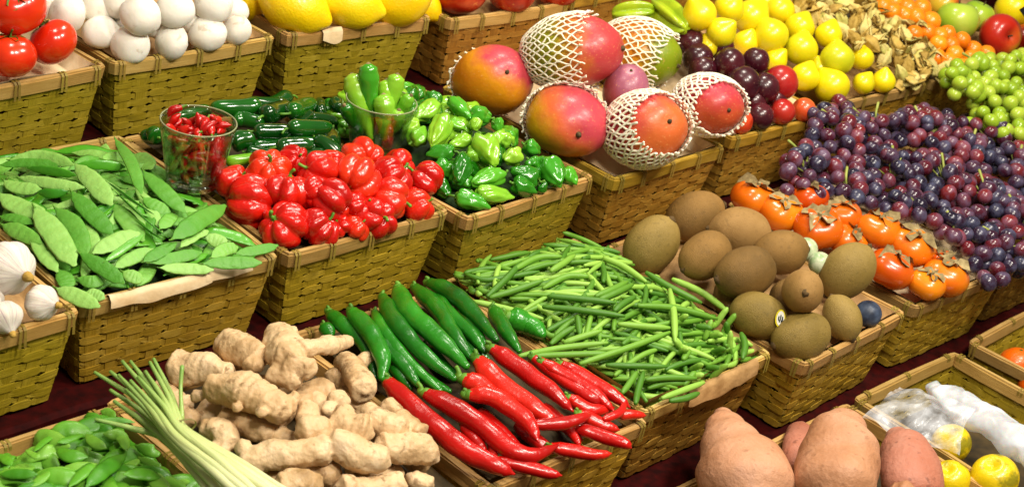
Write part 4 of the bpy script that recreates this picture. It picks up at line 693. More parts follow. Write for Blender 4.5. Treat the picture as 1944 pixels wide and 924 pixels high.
for i, (x, y) in enumerate(HK):
    q = Z4(x, y); p = on('yellow', *q, .035 - .00012 * max(0, y - 200) + random.uniform(-.006, .008)); rr = px2m(p, random.uniform(15, 21)); o = body('physalis_husk', 'husk', M['husk'], p, rr * .8, cdir(random.uniform(-1, 1), random.uniform(-1, 1), random.uniform(-.3, .6)), seed=i + 70, sz=(1, 1, 1.25))
    tag(o, 'dry papery physalis husk ' + ('near the upper edge, ' if y < 100 else ('half way down the heap, ' if y < 260 else 'low above the green grapes, ')) + ('beside the yellow fruit' if x < 640 + y * .6 else 'beside the kumquats'), 'physalis', 'dry physalis husks')
    if True:
        for s in range(4 + i % 3):
            vs, fs = tube([(0, 0, 0), (random.uniform(-1, 1) * rr, random.uniform(-1, 1) * rr, rr * .9), (random.uniform(-1.6, 1.6) * rr, random.uniform(-1.6, 1.6) * rr, rr * 1.2)], [rr * .15, rr * .62, rr * .05], 8, 6, up=(.3, .4, .8), flat=.12); link('petal', mk('petal', vs, fs, M['husk']), o)
KQ = [(760, 15), (860, 15), (850, 70), (930, 50), (1010, 50), (980, 100), (1060, 120), (970, 190), (1040, 180), (1100, 245), (1150, 190), (1170, 250), (1230, 225), (1095, 320), (1190, 300), (1290, 275), (1160, 340), (1280, 325), (1365, 300), (1240, 370), (1180, 380), (1330, 340), (910, 90), (1110, 200), (800, 45)]
for i, (x, y) in enumerate(KQ):
    p = on('kumquat', *Z4(x, y), .015 + random.uniform(-.003, .012)); lb = 'in the lower half of their pile' if y > 230 else ('in the middle of their pile' if y > 110 else 'at the top of the photo')
    o = body('kumquat', 'round', M['kumquat'], p, px2m(p, 17 if y > 120 else 19), (random.uniform(-1, 1), random.uniform(-1, 1), .3), sz=(1, 1, 1.1), seed=i); tag(o, 'small round orange kumquat ' + ('nearer the green apple, ' if x > 1080 else 'nearer the husks, ') + lb, 'kumquat', 'kumquats')
for (c, r, lift, mt, ax, lab) in (((1818, 40), 41, .04, 'gapple', (.1, .9, .2), 'green apple above the kumquats'), ((1856, 32), 32, .03, 'gapple', (.3, .7, .3), 'brighter green apple right of the other green one'), ((1898, 68), 41, .02, 'rapple', (.35, -.2, .9), 'red apple with its stalk hollow facing out'), ((1790, 10), 34, .05, 'rapple', (-.3, .7, .3), 'pinkish yellow apple at the upper edge'), ((1925, 20), 36, .02, 'yellow', (0, 1, 0), 'yellow apple behind the red one'), ((1950, 75), 30, .0, 'rapple', (.3, .5, .5), 'dark red apple at the right edge')):
    p = on('apple', *c, lift); rr = px2m(p, r); o = body('apple', 'apple', M[mt], p, rr, cdir(*ax), seed=int(r)); tag(o, lab, 'apple', 'apples in the top right')
    sv, sf = tube([(0, 0, rr * .58), (rr * .1, 0, rr * 1.0)], [rr * .05, rr * .04], 5, 6); link('stem', mk('stem', sv, sf, M['wood']), o)
# price slate, top right
d = ray(1938, 40); pc = O + ray(1972, 42) * 3.55; sg = link('price_slate', None, None, pc, Rm.transposed().to_quaternion() @ Quaternion((1, 0, 0), -.2) @ Quaternion((0, 0, 1), math.radians(-58))); tag(sg, 'black price slate with pale chalk marks at the upper right edge', 'sign')
A = ([], []); box(A, -.045, .055, -.02, .07, -.002, .002); link('board', mk('board', A[0], A[1], M['slate'], False), sg)
A = ([], [])
for (x0, y0, x1, y1) in ((-.03, .0, -.02, .012), (-.02, .012, -.012, .0), (-.03, .02, -.012, .02), (-.012, .02, -.012, .036), (-.005, .004, .008, .008), (.008, .008, .0, .022), (-.035, .035, -.02, .045), (.012, .02, .03, .026), (.0, .04, .02, .036)):
    sv, sf = tube([(x0, y0, .0026), ((x0 + x1) / 2 + .002, (y0 + y1) / 2, .0026), (x1, y1, .0026)], [.0009, .0011, .0008], 6, 5, flat=.3, up=(0, 0, 1)); add(A, sv, sf)
link('chalk_marks', mk('chalk_marks', A[0], A[1], M['chalk']), sg)
# ------------------------------------------------------------------ grapes
def inpoly(x, y, P):
    c = False; j = len(P) - 1
    for i in range(len(P)):
        if (P[i][1] > y) != (P[j][1] > y) and x < (P[j][0] - P[i][0]) * (y - P[i][1]) / (P[j][1] - P[i][1]) + P[i][0]: c = not c
        j = i
    return c
def grapes(kind, poly, centres, rr, mt, labels, group, xr, yr):
    rg = random.Random(5); vs, fs = rev(lambda th, ph: (sph(th, ph)[0] * .95, sph(th, ph)[1] * .95, sph(th, ph)[2] * 1.08), 14, 18)
    gm = [mk('grape', [v * rr * s for v in vs], fs, mt) for s in (.90, 1.0, 1.08)]
    C3 = [on(kind, *c, 0) for c in centres]; pts = []
    for layer, lift, sp, tries in ((0, .010, 1.72, 9000), (1, -.018, 1.8, 3500), (2, .032, 2.6, 900)):
        cell = []
        for _ in range(tries):
            x = rg.uniform(*xr); y = rg.uniform(*yr); p = Vector((x, y, gmound(kind, x, y) + lift + rg.uniform(-.004, .006)))
            k = min(range(len(C3)), key=lambda q: (C3[q] - p).length); d0 = (C3[k] - p).length
            if layer < 2: p.z += .030 * max(0, 1 - d0 / .085)
            elif d0 > .05: continue
            if not inpoly(*proj(p), poly): continue
            if any((q - p).length < rr * sp for q in cell): continue
            cell.append(p); pts.append((p, k))
    for k, c in enumerate(C3):
        mine = [p for p, kk in pts if kk == k]
        if not mine: continue
        e = link('grape_bunch', None, None, c); tag(e, labels[k], 'grapes', group); mine.sort(key=lambda p: -p.z)
        ex = ([], [])
        for i, p in enumerate(mine):
            q = Quaternion((rg.uniform(-1, 1), rg.uniform(-1, 1), rg.uniform(-1, 1), rg.uniform(-1, 1))).normalized()
            if i < 98: link('grape', gm[rg.randrange(3)], e, p - c, q)
            else: add(ex, [v * rr + (p - c) for v in vs], fs)
        if ex[0]: o = link('grape_mass', mk('grape_mass', ex[0], ex[1], mt), e); o['kind'] = 'stuff'
        A = ([], [])
        top = mine[:12]; rg.shuffle(top)
        base = Vector((rg.uniform(-.03, .03), rg.uniform(.0, .04), .038)); s0 = Vector((0, 0, .0)); sv, sf = tube([s0, base * .6 + Vector((0, 0, .01)), base + Vector((rg.uniform(-.03, .03), .01, .012))], [.0018, .0022, .0028], 10, 6, lump=.3, ls=200); add(A, sv, sf)
        for p in top[:9]: sv, sf = tube([s0, ((p - c) * .5 + Vector((0, 0, .008))), (p - c) + Vector((0, 0, rr * .6))], [.0016, .0013, .0011], 8, 5); add(A, sv, sf)
        link('stem', mk('stem', A[0], A[1], M['gstem']), e)
    return C3
DP = [(1482, 365), (1490, 310), (1530, 270), (1535, 215), (1590, 190), (1640, 222), (1700, 225), (1740, 205), (1800, 215), (1880, 240), (1990, 235), (1990, 480), (1930, 520), (1885, 548), (1845, 530), (1835, 480), (1795, 452), (1765, 414), (1700, 404), (1630, 384), (1560, 370), (1500, 365)]
grapes('G', DP, [(1530, 330), (1575, 260), (1610, 375), (1665, 250), (1690, 340), (1730, 420), (1760, 260), (1790, 350), (1830, 300), (1880, 270), (1870, 390), (1925, 330), (1810, 460), (1875, 480), (1935, 440), (1960, 270)],
    .0150, M['grape_d'], ['violet grape bunch nearest the persimmon at the left end', 'reddish grape bunch with a green stalk below the plum basket corner', 'blue black grape bunch just above the persimmons', 'dark grape bunch below the yellow fruit basket', 'blue purple grape bunch in the middle of the left half', 'dark bunch of grapes above the persimmon with the big papery calyx', 'black grape bunch at the back, left of the green grapes', 'blue black grape bunch in the centre of the grapes', 'dusty dark grape bunch below the green grapes', 'red and purple grape bunch next to the green grapes', 'purple grape bunch in the right half, mid height', 'red grape bunch at the right edge', 'dark grape bunch beside the last persimmon', 'blue grape bunch hanging over the front rim', 'dull red grape bunch at the lower right edge', 'small grape bunch at the right edge under the green grapes'], 'bunches of dark grapes', (2.2, 3.7), (.98, 1.5))
GPo = [(1765, 215), (1780, 150), (1815, 125), (1870, 108), (1990, 100), (1990, 245), (1900, 262), (1850, 235), (1800, 230), (1740, 225)]
grapes('GG', GPo, [(1810, 175), (1860, 150), (1900, 200), (1935, 150)], .0150, M['grape_g'], ['pale green grape bunch at the left end, below the husks', 'green grape bunch in front of the kumquats', 'green grape bunch drooping towards the dark grapes', 'green grape bunch at the right edge below the red apple'], 'bunches of green grapes', (2.9, 4.2), (1.1, 1.52))
# ------------------------------------------------------------------ persimmons
PS = [(115, 435, 40, .01, 'at the far left, half in shade'), (225, 490, 40, .01, 'second from the left, large ragged calyx'), (340, 432, 34, .015, 'behind, third along the grapes'), (382, 557, 43, .015, 'orange lobed one right of the kiwis'), (480, 505, 35, .02, 'under a pale papery calyx near the grapes'), (636, 567, 40, .015, 'bright orange one in the middle of the row'), (512, 612, 38, .0, 'deep orange one just behind the olive kiwi'), (770, 632, 42, .008, 'with the broad pale calyx covering its side'), (685, 728, 42, .006, 'with the calyx like a plate facing up, right of the olive kiwi'), (835, 792, 33, -.002, 'small one on the front rim'), (912, 762, 42, -.002, 'at the right corner of the basket'), (890, 700, 30, -.01, 'hidden behind the right corner one')]
for i, (x, y, r, lift, lab) in enumerate(PS):
    p = on('pers', *Y1(x, y), lift + .012); rr = px2m(p, r) * 1.10; ax = cdir(random.uniform(-.15, .5), random.uniform(.55, .95), random.uniform(.25, .6)); o = body('persimmon', 'pers', M['pers'], p, rr * 1.03, ax, seed=i); tag(o, 'persimmon ' + lab, 'persimmon', 'persimmons')
    disc_calyx('calyx', M['perscal'], 4, rr * .76, rr * .66, o, stem=rr * .10, jag=.7, curl=.5, seed=i, hang=.22, stemr=.10)
# ------------------------------------------------------------------ kiwis
KW = [((1237, 467), 60, .004, (.55, .75, .2), 'g', 'olive kiwi standing at the left end of the pile'), ((1320, 410), 56, .006, (.9, .35, -.1), 'b', 'kiwi at the back left'), ((1339, 486), 54, .018, (-.75, -.45, .4), 'b', 'kiwi in the second row, left of the middle'), ((1405, 441), 57, .006, (.95, -.1, -.1), 'b', 'kiwi at the back beside the rim'), ((1415, 518), 60, .034, (-.88, -.22, .4), 'b', 'kiwi in the middle with its stalk end facing left'), ((1482, 480), 52, .010, (.9, .1, -.2), 'b', 'kiwi behind the topmost one'), ((1524, 553), 50, .055, (-.1, -.05, 1), 'b', 'topmost kiwi, its stalk end facing out'), ((1609, 515), 58, .025, (-.62, -.75, -.2), 'g', 'large olive kiwi in front of the persimmons'), ((1440, 600), 54, .008, (.85, -.25, .25), 'g', 'kiwi with the small oval sticker'), ((1521, 640), 58, .0, (-.9, -.25, .35), 'g', 'kiwi lowest on the front rim, stalk end left'), ((1599, 604), 44, .0, (.35, -.8, .25), 'g', 'kiwi at the right front, partly under others'), ((1385, 560), 40, -.015, (.2, .8, .2), 'b', 'kiwi buried at the left'), ((1490, 570), 40, -.012, (.2, .8, .2), 'b', 'kiwi buried in the middle')]
for i, (c, r, lift, ax, k, lab) in enumerate(KW):
    p = on('kiwi', *c, lift); rr = px2m(p, r); o = body('kiwi', 'kiwi', M['kiwi' if k == 'b' else 'kiwi_g'], p, rr * 1.03, cdir(*ax), seed=i, spin=.0); tag(o, 'brown ' + lab if 'olive' not in lab else lab, 'kiwi', 'kiwis')
    sv, sf = tube([(0, 0, rr * 1.05), (0, 0, rr * 1.11)], [rr * .16, rr * .11], 5, 12, lump=.5, ls=260); link('stalk_end', mk('stalk_end', sv, sf, M['kiwi_end']), o); sv, sf = tube([(0, 0, -rr * 1.09), (0, 0, -rr * 1.15)], [rr * .10, rr * .06], 4, 10, lump=.6, ls=300); link('blossom_end', mk('blossom_end', sv, sf, M['kiwi_end']), o)
    if 'sticker' in lab:
        dcam = (O - p).normalized(); dd = (dcam + cdir(.42, -.05, 0)).normalized(); bpy.context.view_layer.update()
        # put the label on the skin: cast to the ellipsoid in object space
        q = o.rotation_quaternion.inverted() @ dd; sc = Vector((.80, .84, 1.)); t = 1 / math.sqrt((q.x / sc.x) ** 2 + (q.y / sc.y) ** 2 + (q.z / sc.z) ** 2); pos = q * t * rr * 1.05
        nrm = Vector((q.x / sc.x ** 2, q.y / sc.y ** 2, q.z / sc.z ** 2)).normalized(); up_l = o.rotation_quaternion.inverted() @ cdir(.2, 1, 0); xa = up_l.cross(nrm).normalized(); ya = nrm.cross(xa)
        def disk(A, ox, oy, a, b_, h, n=20): add(A, [pos + xa * (ox + a * math.cos(2 * PI * k / n)) + ya * (oy + b_ * math.sin(2 * PI * k / n)) + nrm * h for k in range(n)], [tuple(range(n))])
        rs = px2m(p, 1); A = ([], []); disk(A, 0, 0, 12 * rs, 17 * rs, .0010); so = link('sticker', mk('sticker', A[0], A[1], M['st_y'], False), o)
        A = ([], []); disk(A, 0, 0, 9 * rs, 14 * rs, .0014); link('sticker_face', mk('sticker_face', A[0], A[1], M['st_w'], False), so)
        A = ([], []); [disk(A, x * rs, y * rs, 1.6 * rs, l * rs, .0018, 8) for x, y, l in ((-4.5, 0, 5), (0, 2, 6), (4.5, 0, 5), (-2, -5, 3), (2.5, -5, 3))]; link('sticker_mark', mk('sticker_mark', A[0], A[1], M['st_d'], False), so)
for (c, r, mt, lift, lab) in (((1648, 596), 26, 'blue', -.004, 'dusty blue plum tucked in the right corner of the kiwi basket'), ((1530, 474), 23, 'palewrap', .012, 'pale green wrapped fruit between the kiwis and persimmons'), ((1556, 500), 22, 'palewrap', .01, 'small pale wrapped fruit left of the large olive kiwi')):
    p = on('kiwi', *c, lift); o = body('small_fruit', 'plum', M[mt], p, px2m(p, r), cdir(.3, .6, .5)); tag(o, lab, 'fruit')
# ------------------------------------------------------------------ chillies
def chilli(pts, rpx, lift, mt, b, lab, grp, Zf, name, r_end=.12, stem=1.):
    P = [on(b, *Zf(*q[:2]), lift + (q[2] if len(q) > 2 else 0)) for q in pts]; r = px2m(P[0], rpx); r *= 1.14 if 'green' in name else 1.02; R = [r * .66, r * .98, r * 1.02, r * 1.02, r * .98, r * .92, r * .8, r * .6, r * r_end]
    P = [P[0]] + [p_ + Vector((random.uniform(-.1, .1) * r, random.uniform(-.1, .1) * r, random.uniform(-.1, .2) * r)) * 2 for p_ in P[1:-1]] + [P[-1]]; vs, fs = tube(P, R, 44, 16, lump=.16, ls=38, ang=.05); vs, c = recentre(vs); o = link(name, mk(name, vs, fs, mt), None, c); tag(o, lab, 'chilli', grp)
    if stem:
        ax = (P[0] - P[1]).normalized(); q = P[0] - c; sv, sf = tube([q - ax * r * .15, q + ax * r * .6, q + ax * r * 1.1 * stem + Vector((0, 0, r * .5)), q + ax * r * 1.8 * stem + Vector((random.uniform(-.3, .3) * r, 0, r * (.3 + .6 * stem)))], [r * .66, r * .5, r * .22, r * .2], 10, 9); link('stem', mk('stem', sv, sf, M['chistem']), o)
    return o
GC = [([(385, 110), (425, 200), (540, 320), (670, 430)], 17, .020, 'thickest green chilli in the middle'), ([(455, 105), (545, 190), (620, 300), (690, 400)], 14, .014, 'green chilli just right of the thickest one'), ([(515, 85), (610, 140), (710, 215), (790, 320)], 15, .020, 'green chilli curving over at the upper right'), ([(320, 145), (370, 250), (480, 370), (620, 480)], 14, .018, 'green chilli just left of the thickest one'), ([(195, 205), (270, 290), (315, 390), (315, 480)], 16, .022, 'green chilli bending down at the left'), ([(290, 210), (330, 300), (430, 410), (560, 530)], 12, .010, 'green chilli third from the left'),
 ([(100, 205), (160, 260), (240, 340), (290, 480)], 13, .010, 'leftmost long green chilli'), ([(540, 135), (600, 210), (690, 300), (745, 370)], 11, .012, 'slim green chilli under the curving one'), ([(630, 200), (690, 260), (750, 350)], 12, .006, 'short green chilli at the right of the row'), ([(775, 190), (820, 270), (885, 365)], 13, .010, 'rightmost long green chilli, near the beans'), ([(840, 225), (915, 250), (985, 300)], 19, .006, 'fat short green chilli beside the beans'), ([(310, 320), (400, 410), (470, 510)], 12, .012, 'green chilli ending above the red tips'), ([(420, 420), (500, 480), (600, 530)], 11, .002, 'green chilli mostly covered, lower middle'), ([(360, 430), (400, 480), (440, 520)], 10, .0, 'dark green chilli end in the gap'), ([(80, 265), (90, 285), (110, 300)], 12, .006, 'round green tip beside the ginger'), ([(250, 330), (300, 400), (350, 470)], 11, -.004, 'green chilli buried at the left'), ([(500, 350), (580, 440), (640, 470)], 12, -.004, 'green chilli buried in the middle'), ([(640, 300), (700, 370), (760, 400)], 11, -.004, 'green chilli buried at the right'), ([(180, 250), (230, 300), (260, 380)], 11, -.002, 'green chilli in shade at the left')]
for i, (pts, r, lift, lab) in enumerate(GC): chilli(pts, r, lift, M['gchili'], 'chili', 'glossy ' + lab if not lab.startswith(('leftmost', 'rightmost', 'thickest')) else lab, 'long green chillies', Y5, 'green_chilli', r_end=.35, stem=.45)
RCh = [([(345, 495), (430, 600), (540, 700), (660, 795), (780, 850), (865, 872)], 21, .016, Y5, 'longest red chilli, along the left edge by the ginger'), ([(500, 540), (620, 600), (750, 680), (850, 770), (950, 790), (1046, 750)], 19, .022, Y5, 'red chilli second from the left, tip curling up'), ([(680, 545), (790, 565), (910, 650), (965, 740)], 18, .030, Y5, 'dark red chilli arched over the others'), ([(660, 480), (730, 510), (800, 590)], 20, .018, Y5, 'short thick red chilli with green stalk near the middle'), ([(715, 405), (820, 500), (950, 600), (1040, 670)], 20, .022, Y5, 'thick red chilli right of the middle'),
 ([(110, 405), (220, 480), (330, 560), (415, 640)], 17, .024, Y6, 'thick red chilli uppermost against the green ones'), ([(265, 440), (380, 520), (480, 590), (540, 610)], 13, .014, Y6, 'red chilli behind the uppermost thick one'), ([(300, 455), (410, 520), (500, 580), (570, 640)], 13, .018, Y6, 'slim dark red chilli near the right'), ([(370, 465), (480, 530), (560, 585), (630, 625)], 14, .018, Y6, 'rightmost red chilli next to the beans'), ([(260, 690), (370, 690), (440, 670), (480, 650)], 12, .028, Y6, 'red chilli tip curling to the right in the middle'), ([(430, 700), (520, 740), (600, 765), (635, 778)], 13, .012, Y6, 'red chilli tip pointing right over the front rim'), ([(330, 775), (430, 792), (500, 800), (560, 798)], 13, .010, Y6, 'red chilli resting on the front rim'), ([(130, 825), (230, 850), (300, 868), (372, 882)], 14, .010, Y6, 'red chilli lowest at the front rim'),
 ([(590, 655), (640, 655), (690, 655)], 10, .006, Y6, 'short red chilli tip at the right corner'), ([(440, 650), (520, 690), (590, 710)], 13, .010, Y6, 'red chilli under the slim dark one'), ([(400, 590), (480, 630), (570, 625)], 13, .012, Y6, 'red chilli lying flat in the right half'), ([(530, 670), (590, 645), (612, 600)], 8, .020, Y6, 'thin curled red chilli tip at the right'), ([(0, 690), (40, 740), (85, 800)], 13, .008, Y6, 'red chilli between the two left ones'), ([(105, 750), (112, 790), (115, 835)], 10, .006, Y6, 'small orange red tip in the left gap'), ([(390, 690), (420, 730), (440, 770)], 10, .004, Y6, 'dark red tip in the middle gap'), ([(60, 640), (140, 720), (220, 780)], 14, .002, Y6, 'red chilli buried at the left'), ([(200, 690), (280, 760), (340, 800)], 14, .0, Y6, 'red chilli buried in the middle'), ([(300, 620), (380, 690), (450, 750)], 13, -.002, Y6, 'red chilli buried right of the middle'), ([(250, 440), (330, 480), (400, 560)], 12, .0, Y6, 'red chilli buried at the top'), ([(20, 760), (90, 820), (160, 850)], 12, -.002, Y6, 'red chilli buried low at the left')]
for i, (pts, r, lift, Zf, lab) in enumerate(RCh): chilli(pts, r, lift, M['rchili'], 'chili', lab, 'long red chillies', Zf, 'red_chilli', stem=.7 if 'stalk' in lab or i in (1,) else (.0 if ('tip' in lab or 'buried' in lab) else .45))
# ------------------------------------------------------------------ green beans
def bean(P, r, lab, mt, grp='green beans'):
    vs, fs = tube(P, [r * .62, r * .96, r, r * 1.02, r, r * .95, r * .45], 16, 8, lump=.08, ls=90, bulge=0); vs, c = recentre(vs); tag(link('green_bean', mk('green_bean', vs, fs, mt), None, c), lab, 'green bean', grp)
BN = [([(780, 180), (795, 270), (800, 375)], 'bean standing out upright against the others'), ([(690, 115), (780, 170), (900, 230)], 'long bean at the back reaching under the kiwis'), ([(790, 140), (900, 190), (1000, 262)], 'curved bean along the kiwi basket rim'), ([(300, 245), (450, 258), (610, 280)], 'long pale bean lying across the left half'), ([(320, 205), (450, 215), (575, 230)], 'bean just above the long pale one'), ([(100, 210), (200, 180), (300, 145)], 'bean at the left, rising to the right'), ([(190, 105), (280, 60), (370, 55)], 'curved bean at the back left'), ([(90, 205), (160, 140), (220, 75)], 'bean at the back left corner, steep'), ([(40, 225), (150, 250), (300, 290)], 'bean above the fat green chilli'), ([(210, 430), (370, 400), (545, 380)], 'bean overhanging the red chillies'), ([(440, 460), (620, 400), (780, 340)], 'longest bean, rising right through the middle'), ([(270, 430), (400, 425), (560, 420)], 'bean beside the red chilli, lying level'), ([(585, 310), (680, 318), (780, 325)], 'bean lying level in the centre'), ([(660, 240), (800, 250), (960, 290)], 'bean curving down at the upper right'), ([(1050, 345), (1065, 390), (1055, 440)], 'bean upright at the right rim'), ([(650, 610), (660, 560), (680, 490)], 'bean pointing up from the front rim'), ([(600, 570), (630, 530), (655, 490)], 'bean beside it at the front'), ([(540, 465), (650, 468), (770, 470)], 'bean lying level near the front'), ([(690, 520), (780, 512), (880, 515)], 'bean lying level at the right front'), ([(750, 590), (830, 560), (910, 530)], 'bean at the front rim, slanting right'), ([(780, 600), (840, 590), (890, 570)], 'pale bean on the front rim'), ([(530, 60), (600, 90), (690, 150)], 'bean at the back middle slanting down'), ([(330, 110), (370, 85), (420, 50)], 'short bean at the back'), ([(470, 130), (390, 130), (300, 175)], 'bean curving left at the back'), ([(500, 205), (560, 180), (620, 150)], 'slim bean slanting right in the upper middle'), ([(510, 220), (580, 190), (640, 160)], 'slim bean parallel beside it'), ([(570, 260), (600, 235), (650, 205)], 'short bean in the upper middle'), ([(380, 380), (440, 360), (520, 335)], 'pale bean in the left front'), ([(330, 385), (370, 350), (420, 320)], 'thick bean in the left front'), ([(430, 280), (435, 310), (440, 350)], 'short steep bean, left half')]
for pts, lab in BN: bean([on('beans', *Y6(*q), .024) for q in pts], px2m(on('beans', *Y6(*pts[0])), 6.5), 'green ' + lab, M['bean'])
for k in range(250):
    u = random.uniform(-.132, .132); v = random.uniform(.012, .395); a = random.choice((random.gauss(-.35, .35), random.gauss(.6, .5), random.gauss(2.4, .6))) ; L = random.uniform(.036, .068); lz = (k % 5) * .0044 - .003; P = []; bn = random.uniform(-.14, .14)
    for s in (-1, -.33, .33, 1):
        U = u + math.cos(a + bn * s) * L * s; V = v + math.sin(a + bn * s) * L * s; U = max(-.140, min(.140, U)); V = max(.008, min(.40, V)); q = bw('beans', U, V); q.z = mound('beans', q.x, q.y) + lz + s * random.uniform(-.004, .004); P.append(q)
    bean(P, random.uniform(.0039, .0048), 'thin green bean ' + zone('beans', P[1]), M['bean'])
MS = ([], [])
for k in range(420):
    u = random.uniform(-.132, .132); v = random.uniform(.012, .395); a = random.gauss(-.1, .9); L = random.uniform(.025, .05); P = []
    for s in (-1, 0, 1):
        U = max(-.139, min(.139, u + math.cos(a) * L * s)); V = max(.010, min(.398, v + math.sin(a) * L * s)); q = bw('beans', U, V); q.z = mound('beans', q.x, q.y) - random.uniform(.004, .014); P.append(q)
    r = random.uniform(.0043, .0053); add(MS, *tube(P, [r * .6, r, r, r, r * .6], 8, 6))
o = link('green_beans', mk('green_beans', MS[0], MS[1], M['bean'])); tag(o, 'tangled lower layer of thin green beans showing in the gaps', 'green beans', 'green beans'); o['kind'] = 'stuff'
for k in range(20):   # cut tips in the right corner
    q = on('beans', random.uniform(1270, 1400), random.uniform(600, 720), .02); d = Vector((random.uniform(-.6, .6), random.uniform(-1, .2), random.uniform(0, .8))).normalized() * random.uniform(.012, .022); bean([q - d, q + Vector((0, 0, .001)), q + d], .0048, 'short bean tip poking up ' + zone('beans', q), M['bean'])
# ------------------------------------------------------------------ ginger roots
def ginger(lobes, b, lab, cuts=()):
    """lobes: list of (path in zoom-Y4 px, radii px, lift); merged into one knobbly mesh by voxel remesh"""
    A = ([], []); scale = None
    for pts, R, lift in lobes:
        P = [on(b, *Y4(*q), lift) for q in pts]; s = px2m(P[0], 1 / 2.852); scale = s
        P2_ = P if len(P) > 1 else [P[0], P[0] + Vector((.004, 0, 0))]; R2 = [r * s * 1.13 for r in (R if len(R) > 1 else [R[0] * .9, R[0]])]
        T0 = (P2_[0] - P2_[1]).normalized(); T1 = (P2_[-1] - P2_[-2]).normalized(); P2_ = [P2_[0] + T0 * R2[0] * .35] + P2_ + [P2_[-1] + T1 * R2[-1] * .35]; R2 = [R2[0] * .62] + R2 + [R2[-1] * .62]
        vs, fs = tube(P2_, R2, 56, 22, lump=.34, ls=26, flat=.9, rings=.0105); add(A, vs, fs)
    vs, c = recentre(A[0]); me = mk('ginger_root', vs, A[1], M['ginger']); o = link('ginger_root', me, None, c)
    md = o.modifiers.new('weld', 'REMESH'); md.mode = 'VOXEL'; md.voxel_size = .0019; md.use_smooth_shade = True
    sm = o.modifiers.new('smooth', 'SMOOTH'); sm.iterations = 2; sm.factor = .5
    tx = bpy.data.textures.get('knobs') or bpy.data.textures.new('knobs', 'CLOUDS'); tx.noise_scale = .016; tx.noise_depth = 3
    ds = o.modifiers.new('knob', 'DISPLACE'); ds.texture = tx; ds.strength = .0065; ds.mid_level = .5; ds.texture_coords = 'LOCAL'
    tag(o, lab, 'ginger', 'ginger roots')
    for (x, y, r, lift, ax) in cuts:
        p = on(b, *Y4(x, y), lift) + Vector(cdir(*ax)) * .004; sv, sf = tube([Vector((0, 0, -.003)), Vector((0, 0, .004))], [px2m(p, r / 2.852), px2m(p, r / 2.852) * .92], 4, 14, lump=.25, ls=80, round_=False); e = link('cut_end', mk('cut_end', sv, sf, M['ginger_cut']), o, p - c, qaxis(cdir(*ax)))
    return o
ginger([([(510, 275), (620, 285), (770, 310)], [105, 95, 60], .02)], 'ginger', 'smooth oval ginger root at the upper left')
ginger([([(770, 150), (860, 190), (950, 225)], [80, 88, 70], .034), ([(900, 250), (940, 270)], [50, 40], .034)], 'ginger', 'rounded ginger root at the top left of the middle')
ginger([([(1050, 110), (1090, 200), (1110, 250)], [75, 95, 80], .045), ([(1120, 260), (1220, 290)], [80, 60], .045), ([(1180, 180), (1300, 165), (1420, 135)], [50, 46, 36], .056), ([(1040, 300), (1140, 350)], [60, 50], .034), ([(1060, 90), (1140, 95)], [40, 40], .048)], 'ginger', 'big branching ginger root on top with a long arm to the right')
ginger([([(700, 390), (850, 410), (980, 450), (1080, 510)], [80, 100, 90, 75], .036), ([(830, 490), (820, 510)], [30, 22], .046), ([(960, 510), (950, 530)], [36, 28], .05), ([(1130, 440), (1150, 440)], [40, 34], .036), ([(600, 430), (640, 430)], [34, 30], .03)], 'ginger', 'long ginger root in the middle with small round nubs along its lower side')
ginger([([(1420, 240), (1470, 300), (1510, 400)], [55, 60, 70], .02), ([(1540, 230), (1500, 260)], [40, 40], .02)], 'ginger', 'ginger root beside the green chillies')
ginger([([(1370, 440), (1400, 470)], [60, 55], .02), ([(1330, 490), (1310, 520)], [36, 30], .018)], 'ginger', 'small round ginger knob below the branching root')
ginger([([(1210, 500), (1205, 560)], [46, 50], .022)], 'ginger', 'small pink tinged ginger knob right of the long root with nubs')
ginger([([(1190, 630), (1300, 620)], [85, 80], .03), ([(1400, 520), (1420, 590), (1500, 620)], [60, 80, 100], .034), ([(1540, 500), (1600, 560), (1700, 620)], [50, 80, 90], .03), ([(1640, 480), (1690, 520)], [50, 44], .03), ([(1700, 560), (1800, 640)], [70, 70], .026)], 'ginger', 'large knobbly ginger root at the right beside the red chillies')
ginger([([(880, 810), (1000, 750), (1150, 745), (1300, 720)], [70, 80, 76, 80], .04), ([(1350, 700), (1480, 740), (1600, 780)], [80, 95, 90], .04), ([(860, 700), (880, 760)], [38, 40], .044), ([(1620, 700), (1800, 720), (1880, 760)], [80, 84, 60], .026)], 'ginger', 'longest ginger root lying across the front')
ginger([([(1080, 930), (1150, 910), (1240, 940)], [90, 100, 80], .036)], 'ginger', 'rounded ginger root cut by the lower edge')
ginger([([(660, 610), (740, 620), (790, 690)], [60, 70, 55], .02), ([(700, 720), (760, 730)], [40, 44], .02)], 'ginger', 'crooked ginger root beside the lemongrass')
ginger([([(540, 520), (580, 560)], [50, 50], .01)], 'ginger', 'small pale ginger knob left of the crooked root')
ginger([([(760, 560), (900, 600), (1000, 640)], [60, 66, 50], .004), ([(1000, 600), (1120, 500), (1260, 400), (1330, 420)], [46, 50, 60, 60], .0)], 'ginger', 'ginger root lying in the shade below the middle')
ginger([([(1400, 930), (1550, 930), (1700, 900)], [80, 70, 60], .02), ([(1780, 880), (1850, 920)], [60, 60], .01)], 'ginger', 'ginger root at the lower edge near the chillies')
ginger([([(1280, 840), (1350, 860)], [70, 70], .01), ([(1280, 850), (1100, 880), (900, 900)], [56, 50, 50], .01)], 'ginger', 'ginger root filling the front gap')
